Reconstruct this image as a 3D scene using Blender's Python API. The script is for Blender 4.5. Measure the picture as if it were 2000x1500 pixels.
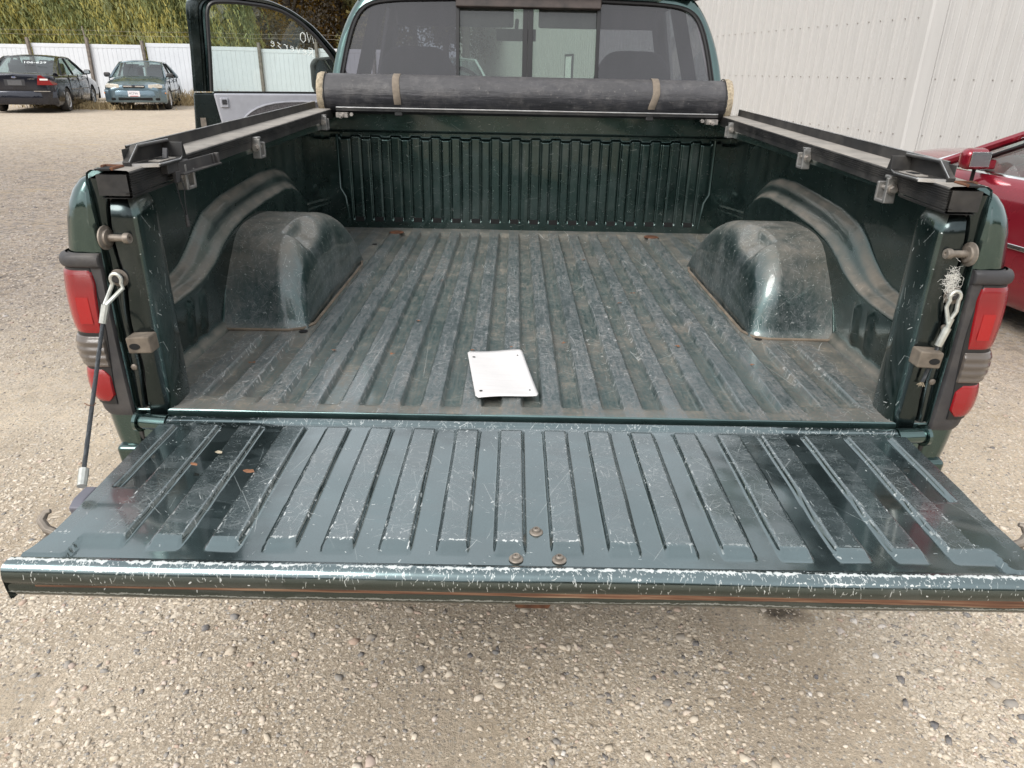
import bpy, math, random
import numpy as np
from mathutils import Vector, Matrix, Euler
R = math.radians
rng = np.random.default_rng(7)
random.seed(7)
for o in list(bpy.data.objects): bpy.data.objects.remove(o)
S = bpy.context.scene
COL = S.collection
GZ = -0.80                      # ground height under the truck (bed floor is z = 0)

# ------------------------------------------------------------ camera
def make_camera():
    cx, cy, cz, pi_, ya, ro, f = -0.05037, -1.41829, 0.70237, 0.41403, 0.00247, 0.01966, 1386.99994
    fw = Vector((math.sin(ya)*math.cos(pi_), math.cos(ya)*math.cos(pi_), -math.sin(pi_)))
    r = fw.cross(Vector((0, 0, 1))).normalized(); u = r.cross(fw)
    r2 = r*math.cos(ro) + u*math.sin(ro); u2 = -r*math.sin(ro) + u*math.cos(ro)
    cam = bpy.data.cameras.new('camera'); co = bpy.data.objects.new('camera', cam); COL.objects.link(co)
    m = Matrix((r2, u2, -fw)).transposed().to_4x4(); m.translation = (cx, cy, cz)
    co.matrix_world = m
    cam.sensor_width = 36; cam.lens = f/2000*36; cam.clip_start = 0.02; cam.clip_end = 600
    S.camera = co
make_camera()

# ------------------------------------------------------------ sky, sun, exposure
SUN_EL, SUN_AZ = 41, 213      # soft sun behind thin cloud, behind the camera
w = bpy.data.worlds.new('World'); S.world = w; w.use_nodes = True
nt = w.node_tree; nt.nodes.clear()
out = nt.nodes.new('ShaderNodeOutputWorld'); bg = nt.nodes.new('ShaderNodeBackground')
sky = nt.nodes.new('ShaderNodeTexSky'); sky.sky_type = 'NISHITA'; sky.sun_disc = False
sky.sun_elevation = R(SUN_EL); sky.sun_rotation = R(SUN_AZ); sky.air_density = 1.0; sky.dust_density = 3.0
hs = nt.nodes.new('ShaderNodeHueSaturation'); hs.inputs['Saturation'].default_value = 0.12
cl = nt.nodes.new('ShaderNodeTexNoise'); cl.inputs['Scale'].default_value = 2.2; cl.inputs['Detail'].default_value = 5
tc = nt.nodes.new('ShaderNodeTexCoord'); nt.links.new(tc.outputs['Generated'], cl.inputs['Vector'])
cr = nt.nodes.new('ShaderNodeMapRange'); cr.inputs['From Min'].default_value = .3; cr.inputs['From Max'].default_value = .7
cr.inputs['To Min'].default_value = .82; cr.inputs['To Max'].default_value = 1.12
nt.links.new(cl.outputs['Fac'], cr.inputs['Value'])
cloud = nt.nodes.new('ShaderNodeMix'); cloud.data_type = 'RGBA'; cloud.inputs[0].default_value = .7
cloud.inputs[7].default_value = (6.9, 7.1, 7.4, 1)       # cloud deck evens the clear-sky gradient out
ml = nt.nodes.new('ShaderNodeVectorMath'); ml.operation = 'SCALE'
nt.links.new(sky.outputs[0], hs.inputs['Color']); nt.links.new(hs.outputs[0], cloud.inputs[6])
nt.links.new(cloud.outputs[2], ml.inputs[0]); nt.links.new(cr.outputs[0], ml.inputs['Scale'])
nt.links.new(ml.outputs[0], bg.inputs['Color']); bg.inputs['Strength'].default_value = 0.12
nt.links.new(bg.outputs[0], out.inputs['Surface'])
sl = bpy.data.lights.new('sun', 'SUN'); sl.energy = 1.5; sl.angle = R(28); sl.color = (1, .97, .93)
so = bpy.data.objects.new('sun', sl); COL.objects.link(so)
az = R(SUN_AZ)
sd = Vector((math.sin(az)*math.cos(R(SUN_EL)), math.cos(az)*math.cos(R(SUN_EL)), math.sin(R(SUN_EL))))
so.rotation_euler = sd.to_track_quat('Z', 'Y').to_euler()
S.view_settings.view_transform = 'Standard'; S.view_settings.look = 'None'
S.view_settings.exposure = 0.8; S.view_settings.gamma = 1.0
S.render.engine = 'CYCLES'
S.cycles.max_bounces = 8; S.cycles.transparent_max_bounces = 16

# ------------------------------------------------------------ node helpers
class NT:
    def __init__(s, name):
        s.m = bpy.data.materials.new(name); s.m.use_nodes = True
        s.t = s.m.node_tree; s.t.nodes.clear()
        s.out = s.n('OutputMaterial'); s.b = s.n('BsdfPrincipled'); s.l(s.b.outputs[0], s.out.inputs[0])
        s._tc = None
    def n(s, k): return s.t.nodes.new('ShaderNode'+k)
    def l(s, a, b): s.t.links.new(a, b)
    def inp(s, nd, key, v):
        if v is None: return
        if hasattr(v, 'is_output') or isinstance(v, bpy.types.NodeSocket): s.l(v, nd.inputs[key])
        else: nd.inputs[key].default_value = v
    def set(s, **kw):
        for k, v in kw.items():
            s.inp(s.b, {'base': 'Base Color', 'metal': 'Metallic', 'rough': 'Roughness', 'coat': 'Coat Weight',
                        'coatr': 'Coat Roughness', 'normal': 'Normal', 'trans': 'Transmission Weight',
                        'ior': 'IOR', 'alpha': 'Alpha', 'spec': 'Specular IOR Level', 'sheen': 'Sheen Weight',
                        'sss': 'Subsurface Weight'}[k], v)
    def coord(s, kind='Object'):
        if s._tc is None: s._tc = s.n('TexCoord')
        return s._tc.outputs[kind]
    def mapv(s, v, scale=(1, 1, 1), loc=(0, 0, 0), rot=(0, 0, 0)):
        m = s.n('Mapping'); s.l(v, m.inputs[0]); m.inputs['Scale'].default_value = scale
        m.inputs['Location'].default_value = loc; m.inputs['Rotation'].default_value = rot; return m.outputs[0]
    def noise(s, v, scale, detail=4, rough=.55, dist=0, out='Fac'):
        t = s.n('TexNoise'); s.l(v, t.inputs['Vector']); t.inputs['Scale'].default_value = scale
        t.inputs['Detail'].default_value = detail; t.inputs['Roughness'].default_value = rough
        t.inputs['Distortion'].default_value = dist; return t.outputs[out]
    def voro(s, v, scale, out='Distance', feat='F1', rand=1.0):
        t = s.n('TexVoronoi'); t.feature = feat; s.l(v, t.inputs['Vector']); t.inputs['Scale'].default_value = scale
        t.inputs['Randomness'].default_value = rand; return t.outputs[out]
    def rng(s, v, a, b, c=0., d=1., smooth=False):
        m = s.n('MapRange'); s.l(v, m.inputs['Value']); m.clamp = True
        if smooth: m.interpolation_type = 'SMOOTHSTEP'
        for k, x in zip(('From Min', 'From Max', 'To Min', 'To Max'), (a, b, c, d)): m.inputs[k].default_value = x
        return m.outputs[0]
    def math(s, op, a, b=None, c=None):
        m = s.n('Math'); m.operation = op; s.inp(m, 0, a)
        if b is not None: s.inp(m, 1, b)
        if c is not None: s.inp(m, 2, c)
        return m.outputs[0]
    def mix(s, f, a, b, mode='MIX'):
        m = s.n('Mix'); m.data_type = 'RGBA'; m.blend_type = mode; s.inp(m, 0, f); s.inp(m, 6, a); s.inp(m, 7, b); return m.outputs[2]
    def mixf(s, f, a, b):
        m = s.n('Mix'); m.data_type = 'FLOAT'; s.inp(m, 0, f); s.inp(m, 2, a); s.inp(m, 3, b); return m.outputs[0]
    def ramp(s, v, stops):
        r = s.n('ValToRGB'); s.l(v, r.inputs[0]); e = r.color_ramp.elements
        while len(e) < len(stops): e.new(.5)
        for el, (p, c) in zip(e, stops): el.position = p; el.color = (*c, 1) if len(c) == 3 else c
        return r.outputs[0]
    def bump(s, h, strength=.3, dist=.01, normal=None):
        b = s.n('Bump'); s.l(h, b.inputs['Height']); b.inputs['Strength'].default_value = strength
        b.inputs['Distance'].default_value = dist
        if normal is not None: s.l(normal, b.inputs['Normal'])
        return b.outputs[0]
    def sep(s, v):
        x = s.n('SeparateXYZ'); s.l(v, x.inputs[0]); return x.outputs
    def nz(s):
        g = s.n('NewGeometry'); return s.sep(g.outputs['Normal'])[2]
def C4(c): return (c[0], c[1], c[2], 1)

def simple(name, col, metal=0., rough=.5, coat=0., var=.15, scale=30, bump=0., dust=0., dustcol=(.36, .31, .25), **kw):
    k = NT(name); o = k.coord()
    n = k.noise(o, scale, 5)
    dark = tuple(c*(1-var) for c in col); lite = tuple(min(1, c*(1+var)) for c in col)
    base = k.ramp(n, [(.3, dark), (.7, lite)])
    rgh = k.rng(n, .3, .7, max(0, rough-.06), min(1, rough+.08))
    mt = metal
    if dust > 0:
        d = k.math('MULTIPLY', k.rng(k.noise(o, scale*.35, 6, .65), .42, .68), k.rng(k.nz(), -.1, .8, .25, 1.))
        d = k.math('MULTIPLY', d, dust)
        base = k.mix(d, base, C4(dustcol)); rgh = k.mixf(d, rgh, .9); mt = k.mixf(d, metal, 0.)
    k.set(base=base, metal=mt, rough=rgh, coat=coat, coatr=.06, **kw)
    if bump > 0: k.set(normal=k.bump(k.noise(o, scale*6, 4), bump, .002))
    return k.m

# ------------------------------------------------------------ wear maps (made here, pixel by pixel)
def vnoise(h, w, cells, octaves=4, seed=0):
    r = np.random.default_rng(seed); tot = np.zeros((h, w), np.float32); amp = 1.; s = 0
    cy, cx = cells
    for _ in range(octaves):
        gy, gx = max(2, int(cy)+2), max(2, int(cx)+2)
        g = r.random((gy, gx)).astype(np.float32)
        yy = np.linspace(0, gy-1.001, h); xx = np.linspace(0, gx-1.001, w)
        y0 = yy.astype(int); x0 = xx.astype(int); fy = (yy-y0)[:, None]; fx = (xx-x0)[None]
        fy = fy*fy*(3-2*fy); fx = fx*fx*(3-2*fx)
        a = g[y0][:, x0]; b = g[y0][:, x0+1]; c = g[y0+1][:, x0]; d = g[y0+1][:, x0+1]
        tot += amp*((a*(1-fx)+b*fx)*(1-fy)+(c*(1-fx)+d*fx)*fy); s += amp; amp *= .55; cy *= 2; cx *= 2
    return tot/s
class Wear:
    """three channels: r bare/primer scratches, g fine scuffing, b dirt"""
    def __init__(s, x0, x1, y0, y1, px):
        s.x0, s.y0 = x0, y0; s.px = px; s.w = int((x1-x0)*px); s.h = int((y1-y0)*px); s.x1, s.y1 = x1, y1
        s.a = np.zeros((s.h, s.w, 3), np.float32); s.wrap = False
    def lines(s, n, start, length, width=1, val=(.6, 1.), curv=2.5, ang=None, ch=0, seed=1, hook=0.0):
        r = np.random.default_rng(seed)
        P = start(r, n); n = len(P)
        L = length[0]+(length[1]-length[0])*r.random(n)**2.5
        th = r.random(n)*math.pi*2 if ang is None else ang[0]+ang[1]*r.standard_normal(n)
        kk = curv*r.standard_normal(n)*(r.random(n)**2)/np.maximum(L, .02)
        v = val[0]+(val[1]-val[0])*r.random(n)
        K = int(max(4, length[1]*s.px*1.3)); t = np.linspace(0, 1, K)[None]
        a = th[:, None]+kk[:, None]*t*L[:, None]+hook*np.sin(t*9+r.random((n, 1))*6)
        dx = np.cos(a)*L[:, None]/K; dy = np.sin(a)*L[:, None]/K
        X = P[:, :1]+np.cumsum(dx, 1); Y = P[:, 1:]+np.cumsum(dy, 1)
        fade = np.minimum(1, (1-np.abs(2*t-1))*4+.25)*v[:, None]*(.6+.6*np.random.default_rng(seed+9).random((n, K)))
        for ox in range(width):
            for oy in range(width):
                ix = ((X-s.x0)*s.px).astype(int)+ox; iy = ((Y-s.y0)*s.px).astype(int)+oy
                if s.wrap: ix %= s.w; iy %= s.h
                m = (ix >= 0)&(ix < s.w)&(iy >= 0)&(iy < s.h)
                np.maximum.at(s.a[..., ch], (iy[m], ix[m]), np.clip(fade[m], 0, 1))
    def grid(s):
        return np.meshgrid(np.linspace(s.x0, s.x1, s.w), np.linspace(s.y0, s.y1, s.h))
    def image(s, name):
        im = bpy.data.images.new(name, s.w, s.h, alpha=False)
        im.colorspace_settings.name = 'Non-Color'
        buf = np.ones((s.h, s.w, 4), np.float32); buf[..., :3] = np.clip(s.a, 0, 1)
        im.pixels.foreach_set(buf.ravel()); im.update(); im.pack(); return im
def uni(x0, x1, y0, y1): return lambda r, n: np.stack([x0+(x1-x0)*r.random(n), y0+(y1-y0)*r.random(n)], 1)

PITCH = .093
def rib_centres(k): return [(i+.5)*PITCH for i in range(k)]
def sstep(a, b, x): t = np.clip((x-a)/(b-a), 0, 1); return t*t*(3-2*t)

# tailgate: x -.88...88, v = developed length from the hinge edge
TG = Wear(-.88, .88, -.03, .72, 1150)
def tg_start(edge, lo=.045, hi=.432):
    def f(r, n):
        c = (r.integers(-8, 8, n)+.5)*PITCH
        if edge: x = c+np.sign(r.random(n)-.5)*(.021+.003*r.standard_normal(n))
        else: x = c+(r.random(n)-.5)*.044
        return np.stack([x, lo+(hi-lo)*r.random(n)], 1)
    return f
TG.lines(2800, tg_start(False), (.003, .035), 1, (.06, .38), .15, seed=2)
TG.lines(200, tg_start(False), (.003, .025), 1, (.35, .85), .2, seed=3)
TG.lines(1100, tg_start(True), (.001, .010), 1, (.4, 1), .6, ang=(math.pi/2, .35), seed=4)
TG.lines(130, tg_start(True, .2), (.004, .025), 2, (.5, 1), .3, ang=(math.pi/2, .06), seed=41)
TG.lines(60, uni(-.8, .8, .05, .45), (.04, .22), 1, (.12, .5), .3, ang=(1.35, .5), seed=42)
TG.lines(800, uni(-.85, .85, .0, .55), (.001, .013), 1, (.15, .8), .8, seed=5)
TG.lines(70, uni(-.85, .85, .0, .55), (.002, .010), 2, (.5, 1), .8, seed=6)
TG.lines(600, uni(-.8, .8, .0, .03), (.002, .022), 1, (.3, .85), 3, seed=7)
X, Y = TG.grid()
nh = vnoise(TG.h, TG.w, (130, 420), 4, 51); n1 = vnoise(TG.h, TG.w, (60, 260), 5, 1); n2 = vnoise(TG.h, TG.w, (40, 30), 4, 2); n3 = vnoise(TG.h, TG.w, (12, 8), 4, 3)
def band(c, hw, n, amp, thr): return (hw-np.abs(Y-c)+(n-.5)*amp > thr)
xr = np.abs(((X/PITCH) % 1)-.5)*PITCH
on = (xr < .023)
TG.a[..., 0] = np.maximum(TG.a[..., 0], ((np.abs(Y-.429)+(.5-nh)*.016 < .0003) & on & (n2 > .42))*.95)   # near ends of ribs
# crest of the lip: paint worn through to primer in a ragged line
TG.a[..., 0] = np.maximum(TG.a[..., 0], (band(.511, .0030, .5*n1+.5*nh, .022, .0)*(n2 > .33)*(.72+.28*n1)))
TG.a[..., 0] = np.maximum(TG.a[..., 0], (band(.5285, .0006, .6*vnoise(TG.h, TG.w, (20, 40), 5, 21)+.4*nh, .02, .0022)*(n3 > .46))*.9)
TG.a[..., 0] = np.maximum(TG.a[..., 0], (band(-.001, .0012, nh, .010, .0))*.6)                            # hinge edge
TG.lines(700, lambda r, n: np.stack([-.8+1.6*r.random(n), .511+.006*r.standard_normal(n)], 1), (.001, .010), 1, (.5, 1), .3, ang=(1.4, .4), seed=8)
TG.lines(500, lambda r, n: np.stack([-.8+1.6*r.random(n), .530+.012*r.standard_normal(n)], 1), (.002, .014), 1, (.3, .9), 2, ang=(1.57, .2), seed=9)
low = vnoise(TG.h, TG.w, (30, 220), 3, 5)
TG.a[..., 0] = np.maximum(TG.a[..., 0], ((np.abs(Y-.5765-(vnoise(TG.h, TG.w, (2, 14), 3, 6)-.5)*.006-(nh-.5)*.004) < .0026*low)*(.36)))
TG.a[..., 1] = np.clip((on*1.)*sstep(.035, .045, Y)*(1-sstep(.428, .434, Y))*(.35+.9*(n2-.3)) + .25*(n3 > .55), 0, 1)
TG.a[..., 2] = np.clip((vnoise(TG.h, TG.w, (6, 10), 5, 11)-.55)*3, 0, 1)*.5
TG.a[..., 0] *= np.where(Y < .49, np.clip(.35+2.6*(n3-.36), .25, 1), 1)
IM_TG = TG.image('tailgate_wear')

FL = Wear(-.92, .92, -.05, 2.06, 950)
def fl_start(r, n):
    c = (r.integers(-9, 9, n)+.5)*PITCH
    return np.stack([c+(r.random(n)-.5)*.05, .05+1.9*r.random(n)], 1)
FL.lines(10000, fl_start, (.004, .05), 1, (.12, .6), .35, seed=12)
FL.lines(5000, uni(-.9, .9, 0, 2.03), (.004, .05), 1, (.08, .4), 1.5, seed=13)
FL.lines(520, fl_start, (.006, .05), 1, (.4, .95), .5, seed=14)
FL.lines(60, fl_start, (.08, .4), 1, (.5, .9), 1.0, ang=(math.pi/2, .12), seed=15)
FL.lines(9, uni(-.3, .3, .1, 1.0), (.2, .5), 1, (.35, .75), .2, ang=(math.pi/2, .03), seed=16)
FL.lines(1200, lambda r, n: np.stack([(r.integers(-9, 9, n)+.5)*PITCH+np.sign(r.random(n)-.5)*.023, 1.95*r.random(n)], 1), (.003, .03), 1, (.3, .8), 1, ang=(math.pi/2, .1), seed=17)
FL.lines(90, uni(-.7, .7, .0, 1.9), (.004, .03), 3, (.4, .8), 4, seed=18, hook=1)
X, Y = FL.grid(); xr = np.abs(((X/PITCH) % 1)-.5)*PITCH
a1 = vnoise(FL.h, FL.w, (10, 8), 5, 31); a2 = vnoise(FL.h, FL.w, (40, 34), 4, 32); a3 = vnoise(FL.h, FL.w, (24, 120), 4, 33)
a4 = vnoise(FL.h, FL.w, (40, 420), 4, 34); a5 = vnoise(FL.h, FL.w, (230, 200), 4, 35)
valley = sstep(.020, .028, xr)
FL.a[..., 1] = np.clip((1-valley)*(.62+.8*(a5-.4)+.6*(a4-.4))+.12*a1, 0, 1)
dirt = .06+.50*valley + .45*(a1-.42) + .35*(a2-.5) + 1.0*(a4-.5) + .7*(a5-.5)
dirt += .9*np.clip(vnoise(FL.h, FL.w, (14, 12), 6, 36)-.60, 0, 1)/.15*(.4+.6*valley)*.5
dirt += .55*np.exp(-((Y-.035)/.04)**2) + .55*sstep(1.75, 2.02, Y)*.8 + .30*sstep(.5, 1.9, Y)
dirt += .6*np.exp(-((np.abs(X)-.66)/.02)**2)*(Y > .45) + .6*sstep(.76, .90, np.abs(X))*(Y < .55) + .35*sstep(.5, .75, np.abs(X))*(Y < .6)
dirt += .5*np.exp(-((Y-.52)/.03)**2)*(np.abs(X) > .64)
FL.a[..., 2] = np.clip(dirt*.95, 0, 1)*(Y > .006); FL.a[..., 1] *= (Y > .006)
FL.a[..., 0] *= np.clip(.30+2.6*(a1-.34), .2, 1)
IM_FL = FL.image('bed_floor_wear')

GN = Wear(0, 1, 0, 1, 1024); GN.wrap = True
GN.lines(1300, uni(0, 1, 0, 1), (.002, .02), 1, (.08, .5), .3, ang=(.1, .7), seed=22)
GN.lines(90, uni(0, 1, 0, 1), (.004, .06), 1, (.3, .9), .3, ang=(.1, .5), seed=23)
GN.lines(200, uni(0, 1, 0, 1), (.001, .004), 2, (.3, .9), 3, seed=24)
GN.a[..., 1] = np.clip((vnoise(1024, 1024, (8, 8), 5, 25)-.45)*3, 0, 1)
GN.a[..., 2] = np.clip((vnoise(1024, 1024, (4, 4), 6, 26)-.45)*3, 0, 1)
IM_GN = GN.image('generic_wear')
WH = Wear(0, 1, 0, 1, 1024); WH.wrap = True
WH.lines(6000, uni(0, 1, 0, 1), (.003, .035), 1, (.05, .30), .15, seed=62)
WH.lines(520, uni(0, 1, 0, 1), (.002, .02), 1, (.25, .75), .2, seed=63)
WH.lines(46, uni(0, 1, 0, 1), (.01, .08), 1, (.35, .85), .35, seed=64)
WH.lines(500, uni(0, 1, 0, 1), (.001, .004), 2, (.3, .9), 2, seed=65)
w1 = vnoise(1024, 1024, (7, 7), 5, 66); w2 = vnoise(1024, 1024, (90, 90), 4, 67)
WH.a[..., 1] = np.clip((w1-.36)*3.2, 0, 1)*np.clip(.45+1.2*(w2-.3), 0, 1)
WH.a[..., 2] = np.clip((vnoise(1024, 1024, (5, 5), 6, 68)-.46)*3+(w2-.5), 0, 1)
IM_WH = WH.image('wheelhouse_wear')
del a4, a5, nh, X, Y, xr, a1, a2, a3, n1, n2, n3, low, valley, dirt

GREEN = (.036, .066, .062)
LIT_GREEN = (.112, .155, .160)      # lighter copy of the green: sky sheen put into the upward tailgate colour
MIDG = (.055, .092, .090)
DUST = (.225, .195, .16)
def paint(name, img=None, region=None, base=GREEN, metal=.93, rough=.20, scr=1., scuff=.5, dirt=0., up=0., box=False,
          wave=.0, coat=1.0, chip=(.62, .64, .62), streak=0.):
    k = NT(name); o = k.coord(); uv = k.coord('UV')
    fl = k.noise(o, 900, 1, .5)
    b = k.mix(k.rng(k.noise(o, 5, 4), .3, .7), C4(tuple(c*.85 for c in base)), C4(tuple(c*1.12 for c in base)))
    b = k.mix(k.rng(fl, .35, .65, 0, .35), b, C4(tuple(c*1.6 for c in base)))
    if name == 'tailgate_paint': b = k.mix(k.rng(k.sep(uv)[1], .530, .545), b, C4(tuple(c*.55 for c in GREEN)))   # front of the lip darkened in the colour against bright ground reflections
    rg = k.rng(k.noise(o, 9, 5), .3, .7, rough-.05, rough+.07); mt = metal
    hgt = k.noise(o, 7, 2)
    if img is not None:
        t = k.n('TexImage'); t.image = img; t.interpolation = 'Linear'
        if region: # x0,x1,y0,y1
            x0, x1, y0, y1 = region
            v = k.mapv(uv, (1/(x1-x0), 1/(y1-y0), 1), (-x0/(x1-x0), -y0/(y1-y0), 0)); t.extension = 'EXTEND'
        else: v = k.mapv(uv, (1, 1, 1))
        k.l(v, t.inputs[0]); sc = k.n('SeparateColor'); k.l(t.outputs[0], sc.inputs[0])
        r_, g_, b_ = sc.outputs
        # scuffing
        g2 = k.math('MULTIPLY', k.math('MULTIPLY', g_, scuff), k.rng(k.noise(k.mapv(uv, (1, 1, 1)), 260, 3), .3, .7, .4, 1.))
        b = k.mix(g2, b, (.20, .215, .22, 1)); rg = k.mixf(g2, rg, .42); mt = k.mixf(g2, mt, .45)
        coatv = k.mixf(g2, coat, .25)
        if dirt > 0:
            d = k.math('MULTIPLY', b_, dirt)
            d = k.math('MULTIPLY', d, k.rng(k.noise(k.mapv(uv, (1, 1, 1)), 120, 5, .7), .25, .65, .45, 1.15))
            dc = k.ramp(k.noise(uv, 14, 5), [(.3, (.095, .088, .076)), (.55, (.155, .138, .115)), (.75, (.26, .215, .165))])
            d = k.math('MINIMUM', d, 1.)
            b = k.mix(d, b, dc); rg = k.mixf(d, rg, .88); mt = k.mixf(d, mt, .0); coatv = k.mixf(d, coatv, 0.)
        if up > 0:  # dust lying on faces that look up
            nn = k.noise(o, 16, 6, .65)
            u = k.math('MULTIPLY', k.rng(k.nz(), .30, .85, 0, 1, True), k.rng(nn, .25, .6, .35, 1.))
            u = k.math('MULTIPLY', u, up)
            b = k.mix(u, b, C4(DUST)); rg = k.mixf(u, rg, .9); mt = k.mixf(u, mt, 0.); coatv = k.mixf(u, coatv, 0.)
        s_ = k.math('MULTIPLY', r_, scr)
        s_ = k.math('MINIMUM', s_, 1.)
        b = k.mix(s_, b, C4(chip)); rg = k.mixf(s_, rg, .55); mt = k.mixf(s_, mt, .0); coatv = k.mixf(s_, coatv, 0.)
        coat = coatv
    elif up > 0:
        u = k.math('MULTIPLY', k.rng(k.nz(), .3, .85, 0, 1, True), k.rng(k.noise(o, 16, 6, .65), .25, .6, .35, 1.))
        u = k.math('MULTIPLY', u, up); b = k.mix(u, b, C4(DUST)); rg = k.mixf(u, rg, .9); mt = k.mixf(u, mt, 0.)
        coat = k.mixf(u, coat, 0.)
    k.set(base=b, metal=mt, rough=rg, coat=coat, coatr=.07); k.b.inputs['Coat IOR'].default_value = 1.6
    k.set(normal=k.bump(hgt, .25, .012))
    return k.m

M = {}
M['tailgate'] = paint('tailgate_paint', IM_TG, (-.88, .88, -.03, .72), scuff=.75, dirt=.2, rough=.18, base=LIT_GREEN)
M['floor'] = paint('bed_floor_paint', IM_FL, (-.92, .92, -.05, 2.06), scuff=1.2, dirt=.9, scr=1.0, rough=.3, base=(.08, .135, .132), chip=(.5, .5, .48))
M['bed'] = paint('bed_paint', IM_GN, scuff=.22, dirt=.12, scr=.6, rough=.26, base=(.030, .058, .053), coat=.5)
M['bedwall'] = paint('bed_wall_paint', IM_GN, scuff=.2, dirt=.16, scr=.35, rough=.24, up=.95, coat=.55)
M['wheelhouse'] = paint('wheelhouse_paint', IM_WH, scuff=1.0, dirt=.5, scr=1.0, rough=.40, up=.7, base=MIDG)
M['post'] = paint('post_paint', IM_GN, coat=.5, scuff=.45, dirt=.12, scr=1.5, rough=.2, up=.5)
M['fender'] = paint('fender_paint', IM_GN, scuff=.08, dirt=.03, scr=.15, rough=.17, base=(.046, .085, .080), coat=.7)
M['jamb'] = paint('jamb_paint', IM_GN, scuff=.25, dirt=.1, scr=.22, rough=.22, base=(.022, .033, .034), coat=.3)
M['cab'] = paint('cab_paint', None, rough=.2, base=(.05, .098, .092))
M['black_plastic'] = simple('black_textured_plastic', (.035, .034, .036), 0, .55, var=.15, bump=.25, dust=.25)
M['rail'] = simple('rail_black', (.022, .022, .023), .3, .45, var=.2, dust=.35, dustcol=(.30, .27, .23))
M['raildust'] = simple('rail_dusty_top', (.24, .22, .195), .0, .8, var=.25, scale=22, dust=.4, dustcol=(.40, .36, .31))
M['railedge'] = simple('rail_bare_edge', (.62, .62, .62), .9, .35, var=.1)
M['cast'] = simple('cast_aluminium', (.27, .265, .255), .75, .5, var=.2, scale=60, bump=.3, dust=.35, dustcol=(.33, .28, .22))
M['steel'] = simple('steel', (.42, .39, .36), .85, .42, var=.25, scale=60, dust=.3)
M['dirtysteel'] = simple('dirty_steel', (.22, .19, .16), .6, .5, var=.3, scale=70, dust=.5)
M['galv'] = simple('galvanised', (.55, .56, .52), .8, .42, var=.15, scale=70)
M['chrome'] = simple('chrome', (.82, .82, .83), 1., .12, var=.03)
M['rubber'] = simple('rubber_black', (.016, .016, .016), 0, .6, var=.2)
M['tyre'] = simple('tyre_rubber', (.025, .024, .023), 0, .8, var=.3, scale=20, dust=.5)
M['seal'] = simple('window_seal', (.012, .012, .013), 0, .45, var=.1)
M['rust'] = simple('rust', (.13, .055, .028), .1, .85, var=.5, scale=40, bump=.5)
M['dark'] = simple('dark_cavity', (.006, .006, .006), 0, .9, var=.1)
M['cable'] = simple('cable_wire', (.05, .055, .06), .3, .5, var=.3, scale=200)
M['alu'] = None
def glass(name, col, tint, rough=.02, ior=1.5, dirt=0.):
    """tinted automotive glass: mirror coat by fresnel over a coloured transparency"""
    k = NT(name); tr = k.n('BsdfTransparent'); tr.inputs[0].default_value = C4(tint)
    gl = k.n('BsdfGlossy'); gl.inputs[0].default_value = (1, 1, 1, 1); gl.inputs['Roughness'].default_value = rough
    g = k.n('NewGeometry'); dt = k.n('VectorMath'); dt.operation = 'DOT_PRODUCT'; k.l(g.outputs['Normal'], dt.inputs[0]); k.l(g.outputs['Incoming'], dt.inputs[1])
    f0 = ((ior-1)/(ior+1))**2*1.9          # a pane has two faces
    fr = k.math('MULTIPLY_ADD', k.math('POWER', k.math('SUBTRACT', 1., k.math('ABSOLUTE', dt.outputs['Value'])), 5.), 1-f0, f0)
    m = k.n('MixShader'); k.l(fr, m.inputs[0]); k.l(tr.outputs[0], m.inputs[1]); k.l(gl.outputs[0], m.inputs[2])
    last = m.outputs[0]
    if dirt > 0:
        df = k.n('BsdfDiffuse'); df.inputs[0].default_value = C4(col)
        st = k.noise(k.mapv(k.coord(), (26, 26, 3)), 1, 5, .6)
        f = k.math('MULTIPLY', k.rng(st, .25, .75, .35, 1.), dirt)
        m2 = k.n('MixShader'); k.l(f, m2.inputs[0]); k.l(last, m2.inputs[1]); k.l(df.outputs[0], m2.inputs[2]); last = m2.outputs[0]
    k.l(last, k.out.inputs[0]); return k.m
M['glass'] = glass('clear_glass', (.5, .55, .53), (.80, .90, .87), dirt=.05)
M['tint'] = glass('tinted_glass', (.16, .15, .17), (.19, .19, .22), dirt=.15)
M['slider'] = glass('slider_glass', (.20, .22, .21), (.42, .50, .46), dirt=.22)
M['carglass'] = glass('car_glass', (.3, .35, .35), (.62, .72, .70), ior=1.5, dirt=.03)
M['mirrorglass'] = simple('mirror_glass', (.75, .78, .78), 1, .03, var=.02)
M['grey_trim'] = simple('grey_trim_plastic', (.345, .35, .385), 0, .42, var=.06, bump=.15)
M['pad'] = simple('faded_grey_pad', (.13, .13, .155), 0, .5, var=.1)
M['dark_trim'] = simple('dark_trim', (.03, .03, .034), 0, .6, var=.15)
def fabric():
    k = NT('door_fabric'); o = k.coord()
    f = k.noise(k.mapv(o, (60, 60, 500)), 1, 3); g = k.noise(k.mapv(o, (400, 400, 60)), 1, 2)
    k.set(base=k.ramp(k.math('MULTIPLY', f, g), [(.15, (.035, .032, .034)), (.35, (.12, .112, .12))]), rough=.9, sheen=.3)
    return k.m
M['fabric'] = fabric()
M['seat'] = simple('seat_cloth', (.055, .055, .065), 0, .9, var=.2, scale=60)
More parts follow.
